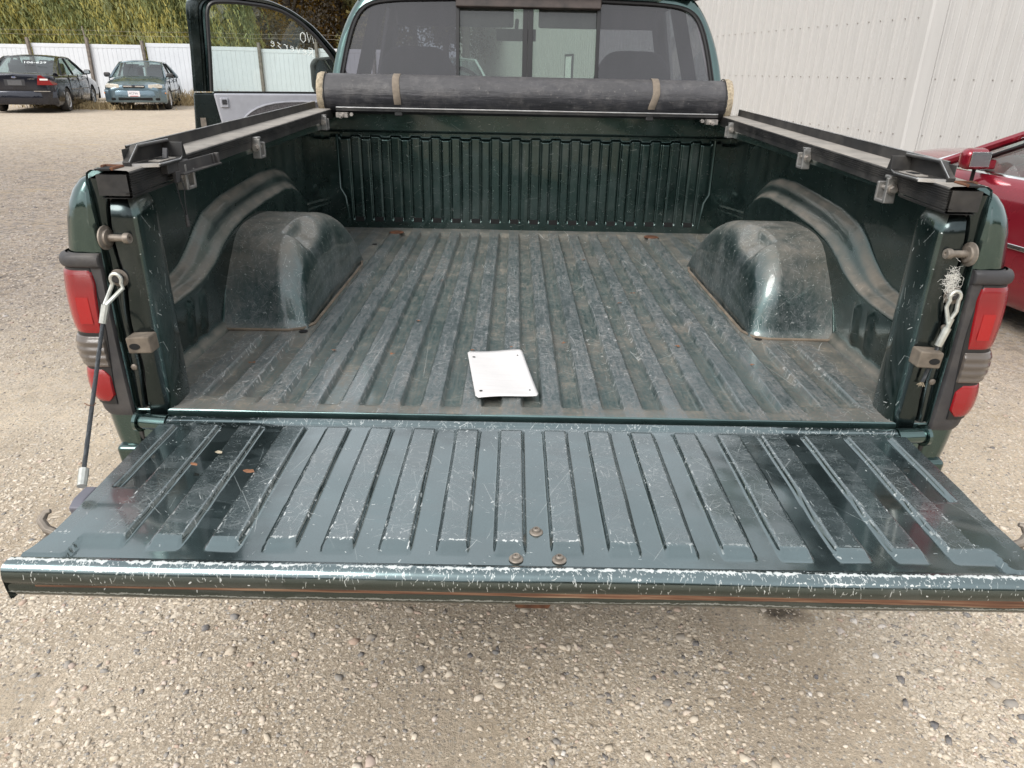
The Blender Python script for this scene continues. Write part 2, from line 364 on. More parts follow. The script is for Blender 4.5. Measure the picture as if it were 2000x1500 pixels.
def vinyl_roll():
    k = NT('rolled_vinyl'); o = k.coord()
    m = k.mapv(o, (1.2, 6, 6)); n = k.noise(m, 3, 6, .65); fine = k.noise(o, 150, 4, .7)
    sm = k.rng(k.noise(o, 55, 5, .75), .6, .78)
    b = k.ramp(n, [(.3, (.016, .016, .019)), (.7, (.032, .032, .038))])
    b = k.mix(k.math('MULTIPLY', sm, .8), b, (.22, .205, .19, 1))
    b = k.mix(k.rng(k.noise(o, 14, 5, .7), .5, .7, 0, .35), b, (.15, .14, .135, 1))
    dust = k.math('MULTIPLY', k.rng(k.nz(), -.2, .95, 0, .26), k.rng(k.noise(o, 30, 6, .7), .3, .7, .5, 1))
    b = k.mix(dust, b, (.24, .225, .215, 1))
    k.set(base=b, rough=.55, normal=k.bump(fine, .25, .002, k.bump(n, .5, .02))); return k.m
M['vinyl'] = vinyl_roll()
M['webbing'] = simple('tan_webbing', (.19, .155, .12), 0, .9, var=.2, scale=50, bump=.5)
M['felt'] = simple('frayed_felt', (.36, .30, .215), 0, 1., var=.35, scale=90, bump=.9)
def lens(name, col, rough=.16, ribs=1300):
    k = NT(name); o = k.coord(); s = k.sep(o)
    w_ = k.n('TexWave'); w_.inputs['Scale'].default_value = ribs/6.28; w_.bands_direction = 'Z'; k.l(o, w_.inputs['Vector'])
    b = k.mix(w_.outputs['Fac'], C4(tuple(c*.62 for c in col)), C4(col))
    if name == 'red_lens': b = k.mix(k.math('MULTIPLY', k.rng(s[2], .255, .290), .30), b, (.05, .001, .002, 1))
    k.set(base=b, rough=rough, coat=.6, coatr=.05, spec=.4, normal=k.bump(w_.outputs['Fac'], .35, .0008))
    return k.m
M['red'] = lens('red_lens', (.32, .004, .008))
M['redbright'] = lens('red_reflector', (.42, .006, .008), ribs=900)
M['reverse'] = lens('smoked_lens', (.12, .10, .085), ribs=1100)
def alu_plate():
    k = NT('bare_aluminium_plate'); o = k.coord()
    br = k.noise(k.mapv(o, (6, 160, 6)), 1, 5); sp = k.rng(k.noise(o, 60, 6, .7), .66, .72)
    b = k.ramp(br, [(.25, (.62, .60, .585)), (.75, (.68, .66, .645))]); b = k.mix(k.math('MULTIPLY', sp, .5), b, (.38, .32, .25, 1))
    k.set(base=b, metal=.05, rough=.55, normal=k.bump(k.noise(o, 9, 3), .3, .01)); return k.m
M['alu'] = alu_plate()

# ------------------------------------------------------------ mesh helpers
def link(name, me, mat=None, parent=None, smooth=True, angle=35, bevel=0, seg=2):
    o = bpy.data.objects.new(name, me); COL.objects.link(o)
    if mat is not None:
        for m in (mat if isinstance(mat, (list, tuple)) else [mat]): me.materials.append(m)
    if smooth:
        me.polygons.foreach_set('use_smooth', [True]*len(me.polygons))
        if bevel <= 0 and angle < 180:
            try: me.set_sharp_from_angle(angle=R(angle))
            except Exception: pass
    if bevel > 0:
        b = o.modifiers.new('bevel', 'BEVEL'); b.width = bevel; b.segments = seg; b.limit_method = 'ANGLE'; b.angle_limit = R(30); b.harden_normals = True
    if parent is not None: o.parent = parent
    return o
class MB:
    def __init__(s): s.v = []; s.f = []; s.mi = []; s.m = 0
    def add(s, vs, fs):
        n = len(s.v); s.v += [tuple(map(float, p)) for p in vs]; s.f += [tuple(i+n for i in q) for q in fs]; s.mi += [s.m]*len(fs); return s
    def box(s, c, d, rot=None, taper=1.):
        x, y, z = [k/2 for k in d]
        P = [Vector((a*x*(taper if e > 0 else 1), b*y*(taper if e > 0 else 1), e*z)) for e in (-1, 1) for b in (-1, 1) for a in (-1, 1)]
        if rot is not None:
            E_ = rot if isinstance(rot, Matrix) else Euler(rot).to_matrix(); P = [E_@p for p in P]
        P = [p+Vector(c) for p in P]
        return s.add(P, [(0, 2, 3, 1), (4, 5, 7, 6), (0, 1, 5, 4), (2, 6, 7, 3), (0, 4, 6, 2), (1, 3, 7, 5)])
    def bar(s, a, b, w, h, up=(0, 0, 1)):
        a = Vector(a); b = Vector(b); d = b-a; L = d.length; d.normalize(); r = d.cross(Vector(up)).normalized(); u = r.cross(d)
        m = Matrix((r, d, u)).transposed()
        return s.box((a+b)/2, (w, L, h), m)
    def tube(s, pts, r, n=8, caps=True):
        pts = [Vector(p) for p in pts]; k = len(pts); rr = r if isinstance(r, (list, tuple)) else [r]*k
        V = []; prev = None
        for i, p in enumerate(pts):
            d = (pts[min(i+1, k-1)]-pts[max(i-1, 0)]).normalized()
            if prev is None: prev = d.orthogonal().normalized()
            prev = (prev-d*prev.dot(d)).normalized(); q = d.cross(prev)
            for j in range(n):
                a = 2*math.pi*j/n; V.append(p+(prev*math.cos(a)+q*math.sin(a))*rr[i])
        F = [(i*n+j, i*n+(j+1) % n, (i+1)*n+(j+1) % n, (i+1)*n+j) for i in range(k-1) for j in range(n)]
        if caps: F += [tuple(reversed(range(n))), tuple(range((k-1)*n, k*n))]
        return s.add(V, F)
    def cyl(s, a, b, r0, r1=None, n=16): return s.tube([a, b], [r0, r0 if r1 is None else r1], n)
    def lathe(s, prof, c, axis, n=24, cap=False):
        """prof: (radius, along axis)"""
        ax = Vector(axis).normalized(); p = ax.orthogonal().normalized(); q = ax.cross(p); c = Vector(c); V = []
        for r, h in prof:
            for j in range(n):
                a = 2*math.pi*j/n; V.append(c+ax*h+(p*math.cos(a)+q*math.sin(a))*r)
        k = len(prof); F = [(i*n+j, i*n+(j+1) % n, (i+1)*n+(j+1) % n, (i+1)*n+j) for i in range(k-1) for j in range(n)]
        if cap: F += [tuple(reversed(range(n))), tuple(range((k-1)*n, k*n))]
        return s.add(V, F)
    def prism(s, poly, axis, a, b):
        """polygon in the two other axes, from a to b along axis"""
        n = len(poly)
        def p3(q, t):
            return {0: (t, q[0], q[1]), 1: (q[0], t, q[1]), 2: (q[0], q[1], t)}[axis]
        V = [p3(q, a) for q in poly]+[p3(q, b) for q in poly]
        return s.add(V, [tuple(range(n)), tuple(reversed(range(n, 2*n)))]+[(i, i+n, (i+1) % n+n, (i+1) % n) for i in range(n)])
    def build(s, name, mat, parent=None, **kw):
        me = bpy.data.meshes.new(name); me.from_pydata(s.v, [], s.f)
        o = link(name, me, mat, parent, **kw)
        if s.mi and max(s.mi) > 0: me.polygons.foreach_set('material_index', s.mi)
        import bmesh
        bm = bmesh.new(); bm.from_mesh(me); bmesh.ops.recalc_face_normals(bm, faces=bm.faces); bm.to_mesh(me); bm.free()
        return o
def gridmesh(name, P, mat, parent=None, uv=None, flip=False, solid=0, angle=180, **kw):
    """P: (nu, nv, 3)"""
    P = np.asarray(P, float); nu, nv, _ = P.shape
    idx = np.arange(nu*nv).reshape(nu, nv)
    F = np.stack([idx[:-1, :-1], idx[1:, :-1], idx[1:, 1:], idx[:-1, 1:]], -1).reshape(-1, 4)
    if flip: F = F[:, ::-1]
    me = bpy.data.meshes.new(name); me.from_pydata(P.reshape(-1, 3).tolist(), [], F.tolist())
    if uv is None:
        du = np.linalg.norm(np.diff(P, axis=0), axis=2).mean(1); dv = np.linalg.norm(np.diff(P, axis=1), axis=2).mean(0)
        U = np.concatenate([[0], np.cumsum(du)]); V = np.concatenate([[0], np.cumsum(dv)])
        uv = np.stack(np.meshgrid(U, V, indexing='ij'), -1)
    uv = np.asarray(uv, float).reshape(-1, 2)
    lay = me.uv_layers.new(name='UVMap'); li = np.zeros(len(me.loops), np.int32); me.loops.foreach_get('vertex_index', li)
    lay.data.foreach_set('uv', uv[li].ravel().astype(np.float32))
    o = link(name, me, mat, parent, angle=angle, **kw)
    if solid:
        m = o.modifiers.new('thick', 'SOLIDIFY'); m.thickness = solid; m.offset = -1
    return o
def empty(name, loc, label, cat, rotz=0, group=None):
    o = bpy.data.objects.new(name, None); COL.objects.link(o); o.location = loc; o.rotation_euler = (0, 0, rotz)
    o.empty_display_size = .2; o['label'] = label; o['category'] = cat
    if group: o['group'] = group
    return o
def tag(o, label, cat, group=None):
    o['label'] = label; o['category'] = cat
    if group: o['group'] = group
    return o
def text_mesh(name, txt, size, mat, parent, mw, depth=.0005, sx=1.):
    cu = bpy.data.curves.new(name, 'FONT'); cu.body = txt; cu.size = size; cu.extrude = depth; cu.align_x = 'CENTER'; cu.align_y = 'CENTER'
    cu.resolution_u = 2; cu.space_character = 1.0
    t = bpy.data.objects.new(name, cu); COL.objects.link(t)
    dg = bpy.context.evaluated_depsgraph_get(); me = bpy.data.meshes.new_from_object(t.evaluated_get(dg))
    bpy.data.objects.remove(t)
    o = bpy.data.objects.new(name, me); COL.objects.link(o); me.materials.clear(); me.materials.append(mat); o.parent = parent
    o.matrix_local = mw @ Matrix.Diagonal((sx, 1, 1, 1)); return o

# ============================================================ ground
def gh(x, y):
    return GZ + .2*sstep(4, 19, y)
def ground_mat():
    k = NT('gravel_ground'); o = k.coord()
    big = k.noise(o, .55, 5, .6); mid = k.noise(o, 3.2, 5, .6)
    yy_ = k.sep(o)[1]; far = k.math('MULTIPLY', k.rng(yy_, .9, 3.4, 0, 1), k.rng(yy_, 9, 15, 1, .45))
    vc = k.voro(o, 95, 'Color'); vd = k.voro(o, 95); v2 = k.voro(o, 34, 'Color'); v2d = k.voro(o, 34)
    cs = k.n('SeparateColor'); k.l(vc, cs.inputs[0]); cs2 = k.n('SeparateColor'); k.l(v2, cs2.inputs[0])
    sand = k.mix(k.rng(mid, .35, .65), (.70, .575, .42, 1), (.82, .69, .525, 1))
    gcol = k.ramp(cs.outputs[0], [(0, (.30, .27, .24)), (.25, (.48, .42, .34)), (.6, (.60, .53, .43)), (.85, (.70, .64, .55)), (1, (.78, .75, .69))])
    gcol2 = k.ramp(cs2.outputs[1], [(0, (.20, .19, .19)), (.3, (.38, .35, .31)), (.7, (.50, .46, .41)), (1, (.66, .63, .59))])
    n3 = k.noise(o, 70, 5, .75); n4 = k.noise(o, 420, 3, .7)
    sand = k.mix(k.rng(n3, .36, .62), k.mix(.5, sand, (.36, .30, .235, 1)), sand)
    b = k.mix(k.math('MULTIPLY', k.rng(cs.outputs[1], .55, .62), k.rng(vd, .55, .35)), sand, gcol)
    greyp = k.math('MAXIMUM', k.math('MULTIPLY', k.rng(big, .42, .6), .45), k.math('MULTIPLY', far, .85))
    vf = k.voro(o, 26, 'Color'); cf = k.n('SeparateColor'); k.l(vf, cf.inputs[0])
    b = k.mix(k.math('MULTIPLY', k.math('MULTIPLY', far, k.rng(cf.outputs[0], .45, .5)), .55), b, k.ramp(cf.outputs[1], [(0, (.14, .13, .13)), (.5, (.34, .31, .29)), (1, (.74, .70, .65))]))
    b = k.mix(greyp, b, (.40, .39, .41, 1), 'MULTIPLY')
    straw = k.math('MULTIPLY', k.rng(k.noise(k.mapv(o, (.5, 1.6, 1)), 1.1, 4, .7), .6, .7), k.math('MULTIPLY', far, .5))
    b = k.mix(straw, b, (.50, .36, .17, 1))
    trk = k.noise(k.mapv(o, (26, 1.1, 1)), 1, 4, .6)
    b = k.mix(k.math('MULTIPLY', k.rng(trk, .56, .68), .35), b, (.40, .33, .25, 1))
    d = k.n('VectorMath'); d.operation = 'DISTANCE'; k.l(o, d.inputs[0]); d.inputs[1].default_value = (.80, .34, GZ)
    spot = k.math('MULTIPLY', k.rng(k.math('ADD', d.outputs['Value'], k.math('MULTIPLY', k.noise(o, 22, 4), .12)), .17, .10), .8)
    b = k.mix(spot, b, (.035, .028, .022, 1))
    n2 = k.noise(o, 240, 4, .7)
    b = k.mix(k.rng(n2, .62, .75, 0, .55), b, (.26, .22, .18, 1)); b = k.mix(k.rng(n2, .38, .28, 0, .4), b, (.70, .64, .55, 1))
    h = k.math('ADD', k.math('MULTIPLY', k.rng(vd, 0, .6, 1, 0), .35), k.math('MULTIPLY', n3, 1.6))
    h = k.math('ADD', h, k.math('MULTIPLY', n2, .9)); h = k.math('ADD', h, k.math('MULTIPLY', n4, .35)); h = k.math('SUBTRACT', h, k.math('MULTIPLY', k.rng(trk, .5, .7), .7)); h = k.math('ADD', h, k.math('MULTIPLY', mid, 1.5))
    k.set(base=b, rough=.95, spec=.2, normal=k.bump(h, .8, .007)); return k.m
M['ground'] = ground_mat()
def gline(a, b, n, p=1.0):
    t = np.linspace(-1, 1, n); t = np.sign(t)*np.abs(t)**p; return (a+b)/2+(b-a)/2*t
gx = gline(-220, 220, 81, 2.6); gy = gline(-190, 250, 101, 2.6)-22
GX, GY = np.meshgrid(gx, gy, indexing='ij')
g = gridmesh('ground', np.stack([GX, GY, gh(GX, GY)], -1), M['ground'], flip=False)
g['kind'] = 'structure'

def attr_tone(me, per_vert):
    a = me.attributes.new('tone', 'FLOAT', 'POINT'); a.data.foreach_set('value', np.asarray(per_vert, np.float32))
def big_mesh(name, V, F, mat, parent=None, tone=None, smooth=True):
    V = np.asarray(V, np.float32); F = np.asarray(F, np.int32); k = F.shape[1]
    me = bpy.data.meshes.new(name); me.vertices.add(len(V)); me.vertices.foreach_set('co', V.ravel())
    me.loops.add(F.size); me.loops.foreach_set('vertex_index', F.ravel())
    me.polygons.add(len(F)); me.polygons.foreach_set('loop_start', np.arange(0, F.size, k, dtype=np.int32))
    me.polygons.foreach_set('loop_total', np.full(len(F), k, np.int32))
    me.update(calc_edges=True); me.validate()
    if tone is not None: attr_tone(me, tone)
    return link(name, me, mat, parent, smooth=smooth, angle=180)
# --- stones
def stones():
    t = (1+5**.5)/2
    I = np.array([(-1, t, 0), (1, t, 0), (-1, -t, 0), (1, -t, 0), (0, -1, t), (0, 1, t), (0, -1, -t), (0, 1, -t), (t, 0, -1), (t, 0, 1), (-t, 0, -1), (-t, 0, 1)], float)/math.hypot(1, t)
    IF = np.array([(0, 11, 5), (0, 5, 1), (0, 1, 7), (0, 7, 10), (0, 10, 11), (1, 5, 9), (5, 11, 4), (11, 10, 2), (10, 7, 6), (7, 1, 8), (3, 9, 4), (3, 4, 2), (3, 2, 6), (3, 6, 8), (3, 8, 9), (4, 9, 5), (2, 4, 11), (6, 2, 10), (8, 6, 7), (9, 8, 1)])
    P = []
    def region(n, x0, x1, y0, y1, s0, s1, dens=None):
        x = x0+(x1-x0)*rng.random(n); y = y0+(y1-y0)*rng.random(n)
        cl = vnoise(64, 64, (9, 9), 4, 77)
        keep = rng.random(n) < np.clip((cl[((y*9) % 64).astype(int), ((x*9) % 64).astype(int)]-.36)*6, .12, 1)
        if dens is not None: keep &= rng.random(n) < dens(x, y)
        x, y = x[keep], y[keep]; s = s0*np.exp(np.abs(rng.standard_normal(len(x)))*s1)
        P.append(np.stack([x, y, s], 1))
    right = lambda x, y: .42+.58*sstep(-.3, .9, x)
    region(13000, -1.7, 1.7, -.45, .75, .0038, .48, right)
    region(6000, -3.4, -.95, .2, 3.2, .0040, .45)
    region(7000, -7.5, -1.4, 2.5, 12, .0085, .4)
    region(5000, .9, 3.0, .2, 3.0, .0036, .45)
    PB = np.concatenate(P); P.clear()
    region(175000, -1.7, 1.7, -.45, .75, .0021, .42, right)
    region(90000, -3.6, -.95, .2, 4.2, .0030, .42)
    region(45000, .9, 3.0, .2, 3.0, .0026, .42)
    region(60000, -7.5, -1.6, 3.0, 9.5, .0055, .42)
    PS = np.concatenate(P)
    OC = np.array([(1, 0, 0), (0, 1, 0), (-1, 0, 0), (0, -1, 0), (0, 0, 1)], float); OF = np.array([(0, 1, 4), (1, 2, 4), (2, 3, 4), (3, 0, 4)])
    VV, FF, TT = [], [], []; base = 0
    for P_, I_, F_, jit in ((PB, I, IF, .20), (PS, OC, OF, .30)):
        P_[:, 2] = np.minimum(P_[:, 2], .015); n = len(P_); kk = len(I_)
        sc = P_[:, 2:3, None]*np.stack([.8+.8*rng.random(n), .65+.5*rng.random(n), .40+.35*rng.random(n)], 1)[:, None, :].reshape(n, 1, 3)
        V = (I_[None]+jit*rng.standard_normal((n, kk, 3)).clip(-1.4, 1.4))*sc
        V[..., 2] = np.minimum(V[..., 2], sc[..., 2]*(.55+.4*rng.random((n, 1))))      # flat tops
        a = rng.random(n)*6.28; c, s_ = np.cos(a)[:, None], np.sin(a)[:, None]
        X = V[..., 0]*c-V[..., 1]*s_+P_[:, :1]; Yy = V[..., 0]*s_+V[..., 1]*c+P_[:, 1:2]; Z = V[..., 2]+gh(P_[:, 0], P_[:, 1])[:, None]+P_[:, 2:3]*.05
        VV.append(np.stack([X, Yy, Z], -1).reshape(-1, 3)); FF.append((F_[None]+(np.arange(n)*kk)[:, None, None]).reshape(-1, 3)+base); base += n*kk
        u = rng.random(n); tn = np.where(u < .86, .34+.5*rng.random(n), rng.random(n)) if kk < 6 else rng.random(n)**.8
        TT.append(np.repeat(tn, kk))
    V = np.concatenate(VV); F = np.concatenate(FF); tone = np.concatenate(TT)

    k = NT('loose_stones'); at = k.n('Attribute'); at.attribute_name = 'tone'; o = k.coord()
    b = k.ramp(at.outputs['Fac'], [(0, (.12, .12, .13)), (.12, (.26, .25, .24)), (.34, (.49, .42, .335)), (.6, (.63, .545, .43)), (.86, (.72, .64, .535)), (.95, (.45, .32, .25)), (1, (.74, .71, .66))])
    b = k.mix(k.rng(k.noise(o, 150, 4), .4, .7, 0, .45), b, (.42, .35, .27, 1))
    b = k.mix(k.math('MULTIPLY', k.rng(k.sep(o)[1], .9, 3.4, 0, .85), k.rng(k.sep(o)[1], 9, 15, 1, .45)), b, (.55, .54, .57, 1), 'MULTIPLY')
    k.set(base=b, rough=.85, spec=.3)
    g = big_mesh('gravel', V, F, k.m, tone=tone, smooth=False); g['kind'] = 'stuff'
    g['label'] = 'loose grey, tan and white pebbles scattered over the yard'
stones()

# ============================================================ metal building
def siding_mat():
    k = NT('painted_steel_siding'); o = k.coord()
    st = k.noise(k.mapv(o, (3, 3, .25)), 3, 5, .6)
    b = k.ramp(st, [(.3, (.435, .425, .41)), (.7, (.495, .484, .468))])
    drt = k.rng(k.noise(k.mapv(o, (9, 9, .7)), 1, 6, .7), .52, .78, 0, .22)
    b = k.mix(drt, b, (.33, .30, .26, 1))
    k.set(base=b, rough=.5, metal=.0, spec=.35, normal=k.bump(k.noise(o, 1.6, 2), .25, .01)); return k.m
M['siding'] = siding_mat()
def sheet(width=.915, h=8.0):
    """one ribbed steel sheet, 3 trapezoid ribs and small stiffeners; local x along wall, -y outward"""
    pr = []; p = .305
    for i in range(3):
        b = i*p
        pr += [(b, 0), (b+.012, -.0), (b+.024, -.034), (b+.050, -.034), (b+.062, 0), (b+.115, 0), (b+.121, -.004), (b+.133, -.004), (b+.139, 0),
               (b+.220, 0), (b+.226, -.004), (b+.238, -.004), (b+.244, 0)]
    pr.append((width+.004, -.001))
    zs = [0, h]
    P = np.array([[(x, y, z) for z in zs] for x, y in pr])
    return P
SHEET = None
def building():
    c0 = Vector((6.33, 10.9, 0)); zb = GZ+.05; H = 8.0
    b = empty('metal_building', (c0.x, c0.y, zb), 'tall off-white ribbed steel shed behind the red car and the green truck cab', 'building')
    d1 = Vector((-.196, .98, 0)).normalized()      # left wall recedes from the corner
    P = sheet(); me0 = None
    def place(pos, rz, nm='wall_panel'):
        nonlocal me0
        if me0 is None:
            o = gridmesh(nm, P, M['siding'], b, angle=20); me0 = o.data
        else:
            o = bpy.data.objects.new(nm, me0); COL.objects.link(o); o.parent = b
        o.location = pos; o.rotation_euler = (0, 0, rz)
    # outward normal of left wall must point to -x: local -y -> outward
    ang = math.atan2(-d1.y, -d1.x)                  # local +x runs toward the corner so that local -y faces the camera side
    for i in range(66):
        place(d1*(.19+.915*(i+1)), ang)
    for i in range(11): place(Vector((.19+.915*i, -.008, 0)), 0)
    # corner trim
    t = MB(); t.prism([(-.0, -.034), (.20, -.034), (.20, -.006), (.03, -.006)], 2, 0, H)
    n1 = Vector((-d1.y, d1.x, 0))                   # outward of the left wall
    a = Vector((-.0, -.034, 0)); q1 = n1*.034; q2 = n1*.034+d1*.20; q3 = n1*.008+d1*.20
    t.add([(0, -.034, 0), q1, q2, q3, (0, -.034, H), q1+Vector((0, 0, H)), q2+Vector((0, 0, H)), q3+Vector((0, 0, H))],
          [(0, 1, 5, 4), (1, 2, 6, 5), (2, 3, 7, 6)])
    t.build('corner_trim', M['siding'], b, angle=20)
    s = MB()
    for i in range(11*3):
        for z in (.62, 1.47, 2.75, 4.1): s.cyl(Vector((.19+.305*i+.085, -.006, z)), Vector((.19+.305*i+.085, -.024, z)), .0085, n=6)
    for i in range(50*3):
        for z in (.62, 1.47, 2.35, 3.3):
            p = d1*(.19+.305*i+.085)+n1*.004; p.z = z; s.cyl(p, p+n1*.02, .0085, n=6)
    s.build('screws', M['steel'], b)['kind'] = 'stuff'
    rf = MB(); W = 10.3
    e1 = d1*60.6; off = Vector((0, 0, H+.01))
    rf.add([Vector((-.25, -.25, 0))+off, Vector((W, -.25, 0))+off, Vector((W, -.25, 0))+d1*60.6+off, e1+Vector((-.25, 0, 0))+off,
            Vector((W/2, -.25, 1.2))+off, Vector((W/2, -.25, 1.2))+d1*60.6+off],
           [(0, 4, 5, 3), (4, 1, 2, 5), (0, 1, 4), (3, 5, 2)])
    rf.build('roof', M['siding'], b, smooth=False)
    m = MB(); m.box((W/2, -.33, H-.10), (W+.7, .62, .10)); m.bar(n1*.36+Vector((0, 0, H-.10)), n1*.36+d1*60.6+Vector((0, 0, H-.10)), .66, .10); m.build('added_soffit', M['dark_trim'], b)  # unseen dark overhang, added to darken what the tailgate mirrors
    # a pale door in the long wall, seen through the cab glass
    dp = d1*21.0+n1*.045; m = MB(); m.box(dp+Vector((0, 0, 1.05)), (1.0, .05, 2.1), Matrix.Rotation(ang, 3, 'Z'))
    dr = m.build('door', simple('door_white', (.78, .80, .78), 0, .5, var=.03), b, bevel=.004)
    m = MB(); q = Matrix.Rotation(ang, 3, 'Z')
    for sx in (-.54, .54): m.box(dp+q@Vector((sx, 0, 1.09)), (.07, .08, 2.18), q)
    m.box(dp+Vector((0, 0, 2.14)), (1.15, .085, .08), q); m.build('frame', M['dark_trim'], dr)
building()

# ============================================================ vinyl fence and posts
def fence():
    vm = simple('white_vinyl', (.60, .62, .65), 0, .35, var=.03, scale=3)
    wood = simple('weathered_post_wood', (.17, .145, .125), 0, .9, var=.4, scale=9, bump=.6)
    y0 = 27.6; x0 = -28.65; sp = 2.12; n = 12
    f = empty('vinyl_fence', (x0, y0, gh(0, y0)), 'long white vinyl privacy fence behind the parked sedans with wooden posts', 'fence')
    shift = {}
    me = {}
    for i in range(n):
        x = i*sp; step = .07 if (i % 5) in (2,) else (-.05 if i % 5 == 4 else 0.)
        if 'p' not in me:
            m = MB(); m.box((sp/2, 0, .98), (sp-.10, .03, 1.72))
            for j in range(12): m.box((.12+j*(sp-.24)/11, -.018, .98), (.128, .008, 1.70))
            p = m.build('panel', vm, f, bevel=.002, seg=1); me['p'] = p
            m = MB(); m.box((sp/2, 0, 1.90), (sp-.06, .06, .13)); r = m.build('rail', vm, f, bevel=.006); me['r'] = r
            m = MB(); m.box((0, -.09, 1.0), (.10, .10, 2.05)); m.box((0, -.09, 2.08), (.10, .10, .12)); w_ = m.build('wooden_post', wood, f, bevel=.01); me['w'] = w_
            m = MB(); m.cyl((.03, -.1, 2.0), (-.02, -.1, 2.55), .025, n=7); t_ = m.build('pipe', M['dirtysteel'], f); me['t'] = t_
        for key, nm in (('p', 'panel'), ('r', 'rail'), ('w', 'wooden_post'), ('t', 'pipe')):
            src = me[key]
            if i and key == 't' and i % 2: continue
            o = src if i == 0 else src.copy()
            if i: COL.objects.link(o); o.parent = f
            o.location = (x, 0, (step if key != 'w' else rng.uniform(-.05, .05)))
            if key == 'w': o.rotation_euler = (0, R(rng.uniform(-1.5, 1.5)), 0)
    for z in (2.28, 2.42):
        m = MB(); m.tube([(i*sp, -.1, z-(.03 if i % 2 else 0)) for i in range(n)], .0035, 5); m.build('wire', M['dirtysteel'], f)
fence()

# ============================================================ trees
def leaf_mat(name, stops, scale=.6):
    k = NT(name); at = k.n('Attribute'); at.attribute_name = 'tone'; o = k.coord()
    v = k.math('ADD', k.math('MULTIPLY', at.outputs['Fac'], .45), k.math('MULTIPLY', k.rng(k.noise(o, scale, 4, .6), .3, .7), .55))
    b = k.ramp(v, stops); tl = k.n('BsdfTranslucent'); k.l(b, tl.inputs[0])
    k.set(base=b, rough=.65, spec=.25)
    mx = k.n('MixShader'); mx.inputs[0].default_value = .3; k.l(k.b.outputs[0], mx.inputs[1]); k.l(tl.outputs[0], mx.inputs[2]); k.l(mx.outputs[0], k.out.inputs[0])
    return k.m
M['bark'] = simple('grey_bark', (.11, .095, .08), 0, .9, var=.4, scale=6, bump=.8)
M['willow'] = leaf_mat('willow_leaves', [(.1, (.07, .085, .035)), (.3, (.17, .20, .08)), (.48, (.33, .36, .16)), (.62, (.54, .46, .13)), (.74, (.35, .39, .20)), (.95, (.50, .54, .35))], .38)
M['autumn'] = leaf_mat('autumn_leaves', [(.1, (.08, .065, .035)), (.4, (.19, .14, .055)), (.65, (.38, .24, .06)), (.9, (.52, .31, .08))])
M['olive'] = leaf_mat('olive_leaves', [(.1, (.04, .045, .02)), (.45, (.12, .12, .05)), (.7, (.24, .21, .08)), (.95, (.32, .26, .11))])
M['brush'] = leaf_mat('bare_brush', [(.1, (.09, .08, .065)), (.5, (.20, .18, .15)), (.9, (.33, .29, .24))])
def strips(P, D, Wd):
    """quads centred P along D with half width vectors Wd"""
    V = np.stack([P-D-Wd, P-D+Wd, P+D+Wd*.6, P+D-Wd*.6], 1); n = len(P)
    return V.reshape(-1, 3), np.arange(n*4).reshape(n, 4)
def limbs(root, n, h, spread, up=.5, r0=.18, seed=0, mat=None, droop=0.):
    r = np.random.default_rng(seed); m = MB()
    m.tube([(0, 0, -.1), (.03, .02, h*.3), (.1*r.standard_normal(), .1*r.standard_normal(), h*.62)], [r0*1.15, r0*.9, r0*.55], 9)
    tr = m.build('trunk', M['bark'], root); lm = MB(); tips = []
    for i in range(n):
        a = 2*math.pi*(i+r.random()*.7)/n; s = h*(.28+.34*r.random()); L = spread*(.6+.5*r.random()); p0 = np.array((0, 0, s))
        p1 = p0+np.array((math.cos(a)*L*.45, math.sin(a)*L*.45, h*.22*up*2)); p2 = p0+np.array((math.cos(a)*L, math.sin(a)*L, h*(.34+.15*r.random())*up*2-droop*r.random()))
        lm.tube([p0, p1, p2], [r0*.42, r0*.25, r0*.07], 6); tips += [p1, p2, (p1+p2)/2]
        for j in range(3):
            q = p1+(p2-p1)*r.random(); e = q+r.standard_normal(3)*L*.28+np.array((0, 0, L*.15)); lm.tube([q, e], [r0*.12, r0*.03], 5); tips.append(e)
    lm.build('limb', M['bark'], tr); return np.array(tips)
def willow(x, y, h, rad, label, seed):
    z = gh(x, y); t = empty('willow_tree', (x, y, z), label, 'tree', group='trees beyond the fence')
    r = np.random.default_rng(seed); limbs(t, 9, h, rad*.7, .55, .35, seed)
    PP, DD, WW, TT = [], [], [], []
    n = 560
    a = r.random(n)*6.283; q = np.sqrt(r.random(n)); q = .35+.65*q
    q[a % 6.283 > math.pi] *= 1.0
    top = np.stack([np.cos(a)*rad*q, np.sin(a)*rad*q, h*(.95-.45*q**2)+.8*r.standard_normal(n)], 1)
    end = np.maximum(.9+1.6*r.random(n), 0); lean = .25+.15*r.standard_normal((n, 1))
    for i in range(n):
        L = top[i, 2]-end[i]; k = int(L/.11); s = np.linspace(0, 1, k)
        sw = np.array((.35+.12*r.standard_normal(), .0+.1*r.standard_normal()))
        X = top[i, 0]+sw[0]*L*.35*s**1.5+.10*np.sin(s*7+i)*s; Y = top[i, 1]+sw[1]*L*.3*s; Z = top[i, 2]-L*s
        P = np.stack([X, Y, Z], 1)
        for _ in range(2):
            Q = P+r.standard_normal(P.shape)*np.array((.07, .07, .06)); D = np.stack([.35*r.standard_normal(k)+.22, .35*r.standard_normal(k), -np.ones(k)], 1)
            D /= np.linalg.norm(D, axis=1)[:, None]; D *= (.06+.06*r.random((k, 1)))
            W_ = np.cross(D, r.standard_normal(D.shape)); W_ /= np.linalg.norm(W_, axis=1)[:, None]+1e-6; W_ *= .017+.010*r.random((k, 1))
            PP.append(Q); DD.append(D); WW.append(W_); TT.append(np.full(k, .6*r.random())+.4*r.random(k))
    V, F = strips(np.concatenate(PP), np.concatenate(DD), np.concatenate(WW))
    big_mesh('crown', V, F, M['willow'], t, tone=np.repeat(np.concatenate(TT), 4), smooth=False)
